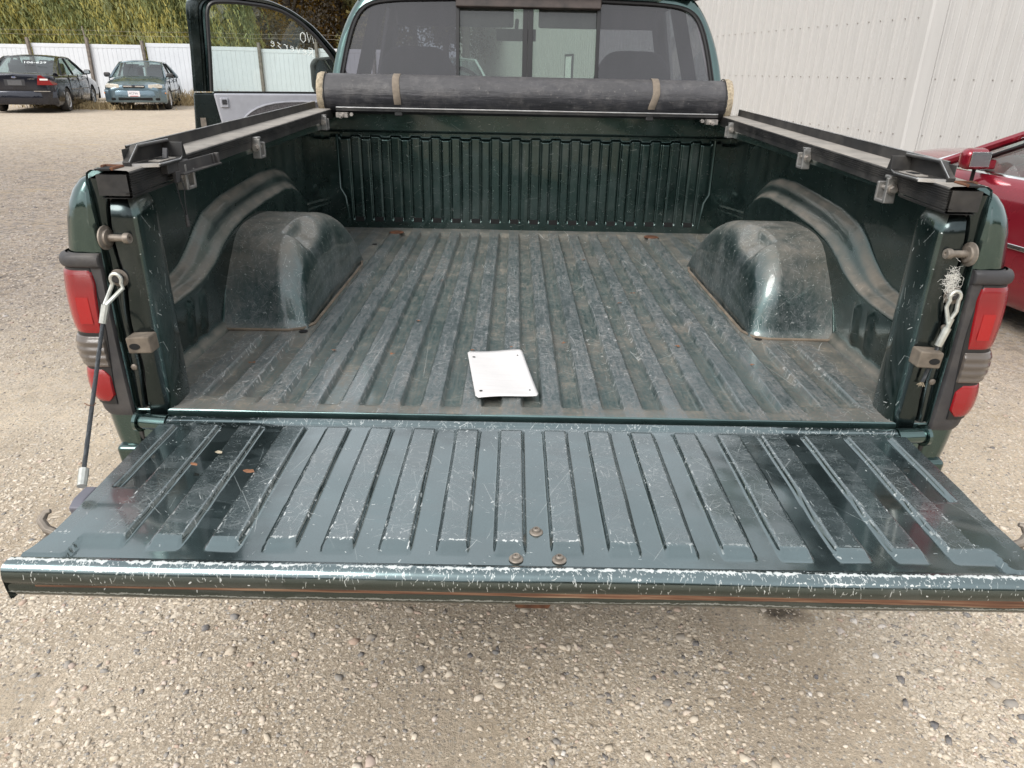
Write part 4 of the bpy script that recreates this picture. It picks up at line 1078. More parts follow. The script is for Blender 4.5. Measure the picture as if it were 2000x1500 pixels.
# --- gate cables
def cable_left():
    x = -.862; m = MB()
    # eye bracket plate on the post
    P = [(x, .302), (x+.018, .302)]
    m.lathe([(.0001, 0), (.017, 0), (.019, .003), (.017, .006), (.0001, .006)], (x+.004, .004, .300), (0, -1, 0), 20)
    b = m.build('cable_bracket', M['dirtysteel'], TR); m = MB()
    m.lathe([(.0001, 0), (.0095, 0), (.0095, .010), (.007, .012), (.0001, .012)], (x+.006, -.002, .302), (0, -1, 0), 16); m.build('bracket_bolt', M['rubber'], b)
    top = Vector((x+.002, -.014, .292)); f0 = Vector((-.880, -.030, .252)); f1 = Vector((-.888, -.040, .216)); end = Vector((-.806, -.335, .030))
    m = MB(); loop = []
    for a in np.linspace(-.6, math.pi+.6, 13):
        loop.append(Vector((x+.004+.0105*math.cos(a), -.012, .300+.0125*math.sin(a))))
    pts = [f0+Vector((.002, 0, 0))]+[Vector((x+.004+.011, -.013, .283))]+loop+[Vector((x+.004-.013, -.013, .283))]+[f0+Vector((-.002, 0, 0))]
    m.tube(pts, .0042, 8); c = m.build('tailgate_cable', M['galv'], TR)
    m = MB(); m.cyl(f0, f1, .0082, .0076, 10); m.build('ferrule', M['galv'], c)
    d = (end-f1); n = 60; pts = []
    for i in range(n):
        t = i/(n-1); pts.append(f1+d*t+Vector((0, 0, -.006*math.sin(math.pi*t))))
    m = MB()
    dn = d.normalized(); e1 = dn.orthogonal().normalized(); e2 = dn.cross(e1)
    for j in range(5):
        pp = []
        for i in range(150):
            t = i/149; a = t*90+j*2*math.pi/5; pp.append(f1+d*t+(e1*math.cos(a)+e2*math.sin(a))*.0024)
        m.tube(pp, .0019, 5, False)
    m.tube([f1, end], .0024, 6); m.build('wire_rope', M['cable'], c)
    m = MB(); m.cyl(end-dn*.016, end+dn*.018, .0085, .0080, 10); m.build('end_ferrule', M['galv'], c)
    m = MB(); q = f1+d*.56; m.tube([q+Vector((-.012, -.004, .003)), q+Vector((-.004, -.008, .001)), q+Vector((.005, -.005, -.001)), q+Vector((.004, .005, .0))], .001, 5); m.build('thread', M['rust'], c)
def cable_right():
    x = .862; m = MB()
    m.lathe([(.0001, 0), (.017, 0), (.019, .003), (.017, .006), (.0001, .006)], (x-.004, .004, .296), (0, -1, 0), 20)
    b = m.build('cable_bracket', M['dirtysteel'], TR); m = MB()
    m.lathe([(.0001, 0), (.0095, 0), (.0095, .010), (.007, .012), (.0001, .012)], (x-.008, -.002, .300), (0, -1, 0), 16); m.build('bracket_bolt', M['rubber'], b)
    f0 = Vector((.855, -.016, .232)); f1 = Vector((.846, -.016, .192)); end = Vector((.836, -.012, .108)); m = MB(); loop = []
    for a in np.linspace(-.6, math.pi+.6, 13): loop.append(Vector((x-.006+.0105*math.cos(a), -.012, .297+.0125*math.sin(a))))
    m.tube([f0+Vector((-.002, 0, .01)), Vector((x+.004, -.013, .268))]+loop+[Vector((x-.019, -.013, .276)), f0+Vector((.001, 0, .004))], .0042, 8)
    m.tube([f0, f0+Vector((.004, 0, .02))], .005, 8)
    c = m.build('tailgate_cable', M['galv'], TR); c['label'] = 'snapped tailgate cable hanging with a frayed end'
    m = MB(); m.cyl(f0, f1, .0082, .0076, 10); m.build('ferrule', M['galv'], c)
    m = MB(); d = end-f1; dn = d.normalized(); e1 = dn.orthogonal().normalized(); e2 = dn.cross(e1)
    for j in range(5):
        m.tube([f1+d*(i/40)+(e1*math.cos(i*.7+j*1.257)+e2*math.sin(i*.7+j*1.257))*.0024 for i in range(41)], .0019, 5, False)
    m.tube([f1, end], .0024, 6); m.build('wire_rope', M['cable'], c)
    m = MB(); r = random.Random(3)
    for j in range(14): 
        a = Vector((r.uniform(-1, 1), r.uniform(-1, 1), -1.3)).normalized(); m.tube([end+dn*-.003, end+a*.006, end+a*.012+Vector((r.uniform(-.003, .003), 0, 0))], .0006, 4)
    m.build('frayed_end', M['felt'], c)
cable_left(); cable_right()
def lint():
    r = random.Random(4); m = MB()
    for j in range(260):
        p = Vector((.838+r.gauss(0, .006), -.016+r.gauss(0, .004), .328+r.gauss(0, .014))); pts = [p]
        d = Vector((r.uniform(-1, 1), r.uniform(-.5, .3), r.uniform(-.6, 1))).normalized()
        for i in range(4): d = (d+Vector((r.gauss(0, .5), r.gauss(0, .4), r.gauss(0, .5)))).normalized(); pts.append(pts[-1]+d*.0035)
        m.tube(pts, .0002, 3, False)
    o = m.build('hair_tuft', simple('white_lint', (.75, .73, .68), 0, 1., var=.1), None); tag(o, 'tuft of white animal hair caught on the broken right tailgate cable', 'hair tuft')
lint()

# ============================================================ rolled bed cover
TN = empty('rolled_bed_cover', (0, 1.96, .53), 'rolled-up black vinyl bed cover with tan straps lying across the truck bed', 'bed cover')
def roll():
    yc, zc, rr = 1.955, .602, .0835
    us = np.linspace(-.885, .862, 90); P = []
    r = np.random.default_rng(8)
    for x in us:
        row = []
        for a in np.linspace(0, 2*math.pi, 49):
            k_ = 1+.010*math.sin(a*2+x*3)+.004*math.sin(x*23+a)
            for xc, dp in ((-.735, .030), (.760, .022)): k_ -= dp*math.exp(-((x-xc)/.02)**2)*(.5+.5*math.cos(a-2.4))+.006*math.exp(-((x-xc)/.006)**2)
            row.append((x, yc-math.cos(a)*rr*1.03*k_, zc+math.sin(a)*rr*k_*.97))
        P.append(row)
    ro = gridmesh('vinyl_roll', P, M['vinyl'], TN, flip=True)
    m = MB()   # loose end of the sheet
    for sgn in (-1, 1):
        m = MB(); prof = [(.052, 0), (.083, .002), (.0875, .008), (.088, .022), (.084, .032), (.068, .034), (.03, .030), (.0001, .029)]
        m.lathe(prof, (.853 if sgn > 0 else -.876, yc, zc), (sgn, 0, 0), 40)
        r_ = random.Random(5+sgn)
        m.v = [(x, y+r_.gauss(0, .0009), z+r_.gauss(0, .0009)) for x, y, z in m.v]
        m.build('frayed_end_ring', M['felt'], TN)
        m = MB()
        m.lathe([(.086, 0), (.089, .001), (.089, .003), (.086, .004)], (.851 if sgn > 0 else -.874, yc, zc), (sgn, 0, 0), 40); m.build('piping', M['rubber'], ro)
    for xc, tw in ((-.568, .0), (.553, .05)):
        P = []
        for a in np.linspace(-.15, 1.16, 40)*math.pi:
            lean = tw*max(0, -(a-.25*math.pi))*0 + (-.016*sstep(.12, -.15, a/math.pi) if tw else .008*sstep(.3, -.15, a/math.pi))
            ed = .0005
            P.append([(xc+s*.0155+lean, yc-math.cos(a)*(rr*1.03+.004+(0 if abs(s) < 1 else -.002)), zc+math.sin(a)*(rr*.97+.004+(0 if abs(s) < 1 else -.002))) for s in (-1, -.9, 0, .9, 1)])
        gridmesh('strap', P, M['webbing'], TN, flip=True)
        m = MB(); m.box((xc-(.018 if tw else -.008), yc-.055, zc-.070), (.034, .03, .03)); m.build('strap_tail', M['rubber'], TN, bevel=.004)
    m = MB(); m.box((0, 1.90, .541), (1.665, .034, .016)); m.build('front_bar', M['rail'], TN, bevel=.003)
    m = MB(); m.box((0, 1.8815, .5485), (1.66, .005, .005)); m.build('bar_edge', M['railedge'], TN, bevel=.001)
    for sgn in (-1, 1):
        m = MB(); m.box((sgn*.80, 1.865, .519), (.05, .03, .02)); m.cyl((sgn*.80, 1.85, .515), (sgn*.80, 1.828, .515), .010, n=6); m.cyl((sgn*.80, 1.828, .515), (sgn*.80, 1.815, .515), .005, n=8)
        m.cyl((sgn*.755, 1.85, .523), (sgn*.755, 1.835, .523), .008, n=6)
        m.build('bar_bolt', M['steel'], TN)
roll()
def rails():
    for sgn in (-1, 1):
        ys = np.linspace(-.0, 1.93, 60)
        xi = .800+.031*ys; z = .4965+.0145*ys
        def strip(prof, name, mat, ang=25, y_from=0, y_to=9):
            m_ = (ys >= y_from)&(ys <= y_to)
            P = np.array([[(sgn*(a+dx), y, b+dz) for a, y, b in zip(xi[m_], ys[m_], z[m_])] for dx, dz in prof])
            return gridmesh(name, P, mat, TN, flip=(sgn < 0), angle=ang)
        strip([(-.003, .0155), (.0, .0175), (.030, .0185), (.070, .0185)], 'rail_shelf', M['raildust'])
        strip([(.070, .0185), (.0725, .044), (.0745, .044), (.0765, .002)], 'rail_flange', M['rail'], y_from=.14)
        strip([(.0715, .0440), (.0720, .0456), (.0748, .0456), (.0752, .0440)], 'flange_edge', M['railedge'], y_from=.14)
        # ribbed inner fascia, 7 fine grooves
        pr = [(-.003, .0155)]
        for i in range(5):
            b = .013-.0046*i; pr += [(-.0045, b), (-.0045, b-.0022), (-.002, b-.0030), (-.002, b-.0048)]
        pr += [(-.003, -.024), (.012, -.026)]
        strip(pr, 'rail_fascia', M['rail'], 20)
        pr = [(-.001, -.008)]
        for i in range(5):
            b = -.009-.0052*i; pr += [(-.0035, b), (-.0035, b-.0022), (-.001, b-.0030), (-.001, b-.0048)]
        pr += [(.0, -.036), (.06, -.036)]
        m = MB(); m.box((sgn*.834, .1025, .4855), (.060, .199, .040)); m.build('rail_end_core', M['rail'], TN)
        strip(pr, 'rail_end_block', M['rail'], 20, y_to=.20)
        # clamps
        for i, yc in enumerate((.245, .80, 1.72)):
            x0 = .800+.031*yc-.006; zt = .4965+.0145*yc-.001
            c = MB(); t = .012
            sec = [(-.026, 0), (.020, .004), (.020, -.046), (.012, -.056), (-.026, -.052)]
            # C frame in the y-z plane: outer jaw, bottom, and hooked top
            def seg(y0, z0, y1, z1, w=.009): c.bar((sgn*(x0-.004), yc+y0, zt+z0), (sgn*(x0-.004), yc+y1, zt+z1), .026, w, up=(sgn, 0, 0))
            c.box((sgn*(x0-.006), yc-.0215, zt-.026), (.024, .011, .056)); c.box((sgn*(x0-.006), yc+.0185, zt-.030), (.024, .009, .040))
            c.box((sgn*(x0-.006), yc-.001, zt-.0505), (.024, .046, .008)); c.box((sgn*(x0-.004), yc-.012, zt+.003), (.020, .028, .007))
            c.box((sgn*(x0+.002), yc+.004, zt-.036), (.010, .034, .026))
            cl = c.build('clamp', M['cast'], TN, bevel=.0025)
            b = MB(); b.cyl((sgn*(x0-.006), yc-.027, zt-.022), (sgn*(x0-.006), yc-.031, zt-.022), .0115, n=18); b.cyl((sgn*(x0-.006), yc-.031, zt-.022), (sgn*(x0-.006), yc-.040, zt-.022), .0078, n=6)
            b.cyl((sgn*(x0-.006), yc-.018, zt-.022), (sgn*(x0-.006), yc+.014, zt-.022), .0045, n=8)
            b.build('clamp_bolt', M['steel'], cl)
        before = set(o.name for o in COL.objects)
        # end casting: base plate, cranked outer wall, hollow inner block
        m = MB(); zb = .5135; 
        m.prism([(sgn*.733, -.030), (sgn*.872, -.050), (sgn*.876, .125), (sgn*.795, .125), (sgn*.735, .055)], 2, zb, zb+.004)
        br = m.build('end_bracket', M['rail'], TN, bevel=.0012, seg=1)
        m = MB(); m.prism([(-.052, zb-.022), (-.058, zb-.022), (-.058, zb+.010), (-.018, zb+.038), (.112, zb+.038), (.122, zb+.005), (.118, zb+.005), (.108, zb+.034), (-.016, zb+.034), (-.052, zb+.008)], 0, sgn*.838, sgn*.874)
        m.box((sgn*.8725, .03, zb+.019), (.004, .165, .030))
        m.build('bracket_wall', M['rail'], br, bevel=.001, seg=1)
        m = MB(); m.prism([(sgn*.838, -.054), (sgn*.874, -.056), (sgn*.874, -.050), (sgn*.742, -.030), (sgn*.742, -.034)], 2, zb-.001, zb+.0065)
        m.tube([(sgn*.738, -.031, zb+.0045), (sgn*.80, -.040, zb+.0045), (sgn*.872, -.051, zb+.0045)], .0018, 6)
        m.tube([(sgn*.842, -.0585, zb+.0105), (sgn*.842, -.018, zb+.0395), (sgn*.842, .110, zb+.0395), (sgn*.842, .121, zb+.006)], .0016, 6)
        m.tube([(sgn*.738, -.031, zb+.0045), (sgn*.738, .055, zb+.0045), (sgn*.796, .124, zb+.0045)], .0014, 6)
        m.build('bright_edge', M['railedge'], br)
        m = MB(); m.prism([(.104, zb+.004), (.108, zb+.034), (.112, zb+.034), (.122, zb+.004)], 0, sgn*.775, sgn*.872)
        m.build('bracket_end', M['rail'], br, bevel=.001, seg=1)
        m = MB(); m.box((sgn*.795, .03, zb+.0055), (.055, .07, .003)); m.build('slot_frame', M['raildust'], br, bevel=.001, seg=1)
        m = MB(); m.box((sgn*.795, .032, zb+.0075), (.028, .030, .0015)); sl_ = m.build('slot', M['dark'], br)
        m = MB(); m.cyl((sgn*.866, -.030, zb+.016), (sgn*.860, -.030, zb+.016), .0045, n=10); m.build('rivet', M['steel'], br)
        if sgn < 0:
            m = MB(); m.box((-.788, .040, zb+.017), (.022, .006, .022), (R(-22), 0, 0)); m.build('latch_tab', M['dark_trim'], br, bevel=.001)
            m = MB(); z0 = zb-.004
            m.box((-.790, .075, z0-.010), (.035, .10, .020)); m.box((-.772, .17, z0-.014), (.006, .20, .026)); m.box((-.760, .17, z0-.026), (.028, .20, .004)); m.box((-.762, .262, z0-.014), (.022, .010, .026)); m.box((-.770, .243, z0-.014), (.020, .004, .026))
            m.box((-.775, .062, z0-.030), (.018, .022, .024))
            m.build('latch_housing', M['black_plastic'], br, bevel=.002)
            m = MB(); a = Vector((-.778, .055, z0-.040)); e = Vector((-.760, .060, z0-.112))
            m.tube([a, a+Vector((.000, .004, -.02)), a+Vector((.006, .004, -.045)), e], .0021, 7); a2 = a+Vector((.016, .012, .006))
            m.tube([a2, a2+Vector((.008, .0, -.02)), a2+Vector((.006, -.004, -.045)), e+Vector((.005, 0, 0))], .0021, 7)
            p_ = m.build('pull_cord', M['rubber'], TN); m = MB(); m.box(e+Vector((.002, 0, -.013)), (.017, .010, .028), taper=.75); m.build('cord_end', M['black_plastic'], p_, bevel=.003)
        for o in [o for o in COL.objects if o.name not in before]:      # fit the casting to the rail width
            for v in o.data.vertices:
                v.co.x = sgn*(.768+(abs(v.co.x)-.733)/.139*.064); v.co.y = .060+(v.co.y+.05)*1.08
        if sgn < 0:
            m = MB(); m.box((-.838, .30, .523), (.022, .012, .006), (0, 0, R(20))); m.build('rail_chip', M['cast'], TN, bevel=.001)
rails()

# ============================================================ metal plate and litter in the bed
def plate():
    o0 = arr(-.168, .372); 
    A, B, C_, D_ = arr(-.130, .078), arr(.018, .100), arr(-.022, .388), arr(-.168, .370)
    n = 26; P = []
    for i in range(n):
        row = []
        for j in range(n):
            u, v = i/(n-1), j/(n-1); p = (1-u)*(1-v)*A+u*(1-v)*B+u*v*C_+(1-u)*v*D_
            d = min(u, 1-u)*.15; e = min(v, 1-v)*.30; rim = .0018 if .006 < min(d, e) < .012 else 0
            z = .0065+.006*(1-math.cos((v-.4)*2.2))+.002*math.sin(u*5+v*3)+rim
            row.append((p[0], p[1], z))
        P.append(row)
    P = np.array(P)
    # rounded corners: pull the outermost vertices in
    for (i, j, si, sj) in ((0, 0, 1, 1), (n-1, 0, -1, 1), (0, n-1, 1, -1), (n-1, n-1, -1, -1)): P[i, j] = (P[i+si, j]+P[i, j+sj])/2
    o = gridmesh('metal_plate', P, M['alu'], None, solid=.0012)
    tag(o, 'bare rectangular aluminium plate with four holes lying on the truck bed floor', 'metal plate')
    for (u, v) in ((.10, .12), (.90, .12), (.10, .86), (.90, .86)):
        p = (1-u)*(1-v)*A+u*(1-v)*B+u*v*C_+(1-u)*v*D_; z = .0065+.006*(1-math.cos((v-.4)*2.2))+.002*math.sin(u*5+v*3)+.0007
        m = MB(); m.lathe([(.0042, 0), (.0001, .0002)], (p[0], p[1], z), (0, 0, 1), 14); m.build('hole', M['dark'], o)
plate()
def litter():
    r = random.Random(12); brown = simple('dead_leaf', (.22, .10, .05), 0, .9, var=.4, scale=120); pale = simple('pale_leaf', (.42, .36, .26), 0, .9, var=.3, scale=120)
    spots = [(-.37, .36, 0), (-.155, .40, 0), (-.335, .64, 0), (-.05, .43, 0), (.10, .47, 0), (.31, .86, 0), (.37, .98, 0), (-.72, .28, 0), (.42, .46, 0), (-.31, 1.1, 0), (-.53, .38, 0), (.59, .33, 0), (.24, 1.45, 0),
             (-.655, -.235, 1), (-.625, -.19, 2), (-.54, -.26, 1)]
    first = None
    for i, (x, y, k) in enumerate(spots):
        m = MB(); s = r.uniform(.006, .011) if k else r.uniform(.005, .012); a0 = r.uniform(0, 6.28)
        n = 9; V = [(0, 0, .003)]
        for j in range(n):
            a = j/n*6.283; q = s*(1 if j % 2 else .62)*r.uniform(.7, 1.2) if not k else s*(1.25 if j in (0, n//2) else .8); V.append((q*math.cos(a+a0)*1.2, q*math.sin(a+a0)*.8, r.uniform(.0005, .005)))
        m.add(V, [(0, j+1, (j+1) % n+1) for j in range(n)])
        o = m.build('leaf_scrap', pale if k == 2 else brown, None, smooth=False); z = 0.001
        o.location = (x, y, z)
        if k == 2: tag(o, 'pale oval leaf lying on the left part of the lowered tailgate', 'leaf')
        elif k == 1: tag(o, 'small reddish leaf scrap on the left part of the tailgate'+(', nearer its edge' if x < -.6 else ', nearer the middle'), 'leaf')
        else: tag(o, 'small crumpled brown leaf scrap on the bed floor, '+['left of the metal plate', 'touching the plate corner', 'well ahead and left of the plate', 'just ahead of the plate', 'ahead of the plate, slightly right', 'mid-bed on the right', 'mid-bed, farther right', 'far left, by the left wheelhouse', 'right of the plate', 'mid-bed on the left', 'just behind the left wheelhouse corner', 'behind the right wheelhouse', 'near the bulkhead, right of centre'][i], 'leaf', 'leaf scraps on the bed floor')
litter()

# ============================================================ cab
def cab():
    y0 = 2.14
    cb = MB(); 
    # outline of rear face: (half width, z)
    out = [(.930, .30), (.930, .55), (.918, .66), (.895, .76), (.862, .86), (.818, .95), (.776, 1.01), (.73, 1.045), (.62, 1.07), (.3, 1.09), (0, 1.095)]
    win = [(.868, .60), (.866, .64), (.852, .70), (.833, .78), (.806, .87), (.775, .935), (.742, .968), (.69, .985), (.58, .995), (.3, 1.003), (0, 1.006)]
    def yof(z): return y0+.02+.16*max(0, z-.55)
    n = 60
    def res(pl, n):
        pl = np.array(pl); d = np.concatenate([[0], np.cumsum(np.linalg.norm(np.diff(pl, axis=0), axis=1))]); t = np.linspace(0, d[-1], n)
        return np.stack([np.interp(t, d, pl[:, 0]), np.interp(t, d, pl[:, 1])], 1)
    O, W_ = res(out, n), res(win, n)
    for i in range(4):
        O[2:-2] = (O[1:-3]+O[2:-2]*2+O[3:-1])/4; W_[2:-2] = (W_[1:-3]+W_[2:-2]*2+W_[3:-1])/4
    def ring(pts, sgn): return [(sgn*x, z) for x, z in pts]
    full = lambda pts: np.concatenate([np.stack([-pts[:, 0], pts[:, 1]], 1), np.stack([pts[::-1][1:, 0], pts[::-1][1:, 1]], 1)])
    fo, fw_ = full(O), full(W_)
    # rear pillar surface between window opening and outer edge, then rounded side/roof sheet going forward
    rows = []
    for (a, dy, scale) in ((0, .012, 1), (.12, .0, 1), (.5, -.003, 1), (.82, .004, 1), (.95, .018, 1), (1, .045, 1)):
        p = fw_*(1-a)+fo*a; rows.append(np.stack([p[:, 0], np.array([yof(z) for z in p[:, 1]])+dy, p[:, 1]], -1))
    for yy, sx, dz in ((.12, 1.012, .004), (.30, 1.02, .008), (.75, 1.02, .01)):
        top = sstep(.93, 1.03, fo[:, 1])
        rows.append(np.stack([fo[:, 0]*sx, np.array([yof(z) for z in fo[:, 1]])+yy, fo[:, 1]+dz*top], -1))
    R_ = np.array(rows)
    half = R_[:8]   # to just behind the door opening
    body = gridmesh('cab', half.transpose(1, 0, 2), M['cab'], TR, angle=60, flip=True)
    # roof
    P = []
    for y in np.linspace(y0+.10, y0+1.25, 14):
        t = (y-y0)/1.25; row = []
        for u in np.linspace(-1, 1, 30):
            x = u*.768; z = 1.099-.076*abs(u)**3.4-.05*max(0, t-.55)**2*4; row.append((x, y+.0*u, z))
        P.append(row)
    gridmesh('roof', P, M['cab'], TR, flip=False)
    # window surround rubber
    m = MB(); m.tube([(x, yof(z)+.0, z) for x, z in fw_], .009, 7); m.build('window_seal', M['seal'], TR)
    m = MB(); m.tube([(x*1.012, yof(z)-.004, z+.004) for x, z in fw_], .003, 5); m.build('drip_groove', M['seal'], TR)
    # glass: two fixed side panes, two sliders
    def pane(name, x0, x1, dy, mat, ztop=None):
        P = []
        for x in np.linspace(x0, x1, 24):
            zt = float(np.interp(abs(x), W_[::-1, 0], W_[::-1, 1])) if ztop is None else ztop
            P.append([(x, yof(z)+.006+dy, z) for z in np.linspace(.60, zt, 12)])
        return gridmesh(name, P, mat, TR)
    pane('fixed_pane', -.868, -.325, 0, M['tint']); pane('fixed_pane', .325, .868, 0, M['tint'])
    pane('sliding_pane', -.325, -.020, .012, M['slider'], .968); pane('sliding_pane', .020, .325, .012, M['slider'], .968)
    m = MB(); zt = .968
    for x, w_ in ((-.322, .016), (.322, .016), (-.012, .0235), (.012, .0235)):
        m = MB(); m.bar((x, yof(.60)+.004, .60), (x, yof(zt)+.004, zt), w_, .014, up=(0, 1, 0)); m.build('slider_frame', M['seal'], TR, bevel=.002)
    m = MB(); m.box((0, yof(.985)-.004, .992), (.66, .035, .052), (R(-9), 0, 0)); m.build('brake_lamp_housing', simple('streaked_brown_black', (.05, .038, .034), 0, .6, var=.5, scale=18), TR, bevel=.006)
    m = MB(); m.box((.018, yof(.965)+.01, .78), (.010, .012, .03)); m.build('latch', M['seal'], TR, bevel=.002)
    # lower cab back and floor
    m = MB(); m.box((0, 2.20, .44), (1.84, .06, .33)); m.build('cab_back_panel', M['cab'], TR, bevel=.02, seg=3)
    m = MB(); m.box((0, 2.9, -.02), (1.86, 1.5, .06)); m.box((0, 3.55, .22), (1.80, .04, .5)); m.build('cab_floor', M['dark_trim'], TR)
    m = MB()
    for sgn in (1,):   # closed passenger door with window opening
        m.box((sgn*.945, 2.82, .26), (.05, 1.24, .60))
    m.build('passenger_door', M['cab'], TR, bevel=.02)
    m = MB()
    for sgn in (-1, 1):
        m.bar((sgn*.93, 3.58, .55), (sgn*.735, 3.10, 1.06), .075, .07)     # A pillars
        m.bar((sgn*.80, 2.26, 1.055), (sgn*.735, 3.12, 1.055), .07, .05)    # roof rails
    m.bar((-.74, 3.10, 1.055), (.74, 3.10, 1.055), .06, .05)
    m.build('pillar', M['dark_trim'], TR, bevel=.012)
    m = MB()    # headliner and inner rear pillar trim make the cab dark inside
    m.box((0, 2.66, 1.035), (1.5, .95, .012)); m.build('headliner', M['seat'], TR)
    for sx in (-.40, .40):
        m = MB(); m.box((sx, 3.06, .985), (.66, .03, .11), (R(12), 0, 0)); m.build('sun_visor', M['seat'], TR, bevel=.012)
    for sx in (-1, 1):
        m = MB(); m.bar((sx*.84, 2.32, .50), (sx*.70, 2.36, 1.0), .06, .06, up=(sx, 0, 0)); m.build('inner_pillar_trim', M['seat'], TR, bevel=.01)
    m = MB(); m.box((0, 3.40, .55), (1.76, .32, .12), (R(6), 0, 0)); m.build('dashboard', M['seat'], TR, bevel=.04, seg=3)
    # windshield
    P = [[(x*(.90-.18*t), 3.60-.48*t-.10*abs(x)**2+.04, .54+.50*t) for t in np.linspace(0, 1, 8)] for x in np.linspace(-1, 1, 20)]
    gridmesh('windshield', P, M['glass'], TR)
    P = [[(.93-.17*t, y, .56+.46*t) for t in np.linspace(0, 1, 4)] for y in np.linspace(2.34, 3.25, 5)]
    gridmesh('side_glass', P, M['glass'], TR)
    for xc in (-.565, .555):
        P = []
        for u in np.linspace(-1, 1, 24):
            row = []
            for v in np.linspace(0, 2*math.pi, 20, endpoint=True):
                w_ = .225-.03*abs(u)**6
                hgt = (.815 if xc < 0 else .812)-.22*abs(u)**5*(1 if abs(u) < 2 else 1)
                row.append((xc+u*.225, 2.62+.055*math.cos(v), .35+(hgt-.35)*(.5+.5*math.sin(v))))
            P.append(row)
        s_ = gridmesh('seat_back', P, M['seat'], TR)
        m = MB(); m.box((xc, 2.85, .24), (.48, .50, .16)); m.build('seat_cushion', M['seat'], s_, bevel=.05, seg=3)
    m = MB(); m.box((-.055, 3.10, .895), (.225, .035, .062)); m.cyl((-.055, 3.16, .92), (-.05, 3.22, .98), .012, n=8); m.build('rearview_mirror', M['seat'], TR, bevel=.022, seg=4)
    m = MB(); 
    for i in range(24): 
        a0, a1 = i/24*6.2832, (i+1)/24*6.2832; c = Vector((-.42, 3.12, .55)); f = lambda a: c+Vector((.19*math.cos(a), .08*math.sin(a), .17*math.sin(a)))
        m.tube([f(a0), f(a1)], .013, 6, False)
    m.build('steering_wheel', M['seat'], TR)
    # front end: fenders, hood
    P = []
    for y in np.linspace(3.58, 5.35, 16):
        t = (y-3.58)/1.77; row = []
        for u in np.linspace(-1, 1, 31):
            au = abs(u); x = u*(1.0-.06*t); z = .46-.10*t+.06*(1-min(1, au/.62)**4)-.05*sstep(.8, .95, au)-.42*sstep(.955, 1.0, au)
            row.append((x*(1-.0*t), y, z))
        P.append(row)
    gridmesh('hood', P, M['cab'], TR)
    m = MB(); m.box((0, 5.36, .05), (1.80, .10, .62)); m.box((0, 5.46, -.22), (1.95, .22, .22)); m.build('front_grille_and_bumper', M['steel'], TR, bevel=.03)
    for sgn in (-1, 1):
        m = MB(); m.box((sgn*.955, 4.5, .12), (.03, 1.75, .30)); m.box((sgn*.94, 2.8, -.16), (.05, 1.35, .16)); m.build('front_fender', M['cab'], TR, bevel=.01)
cab()

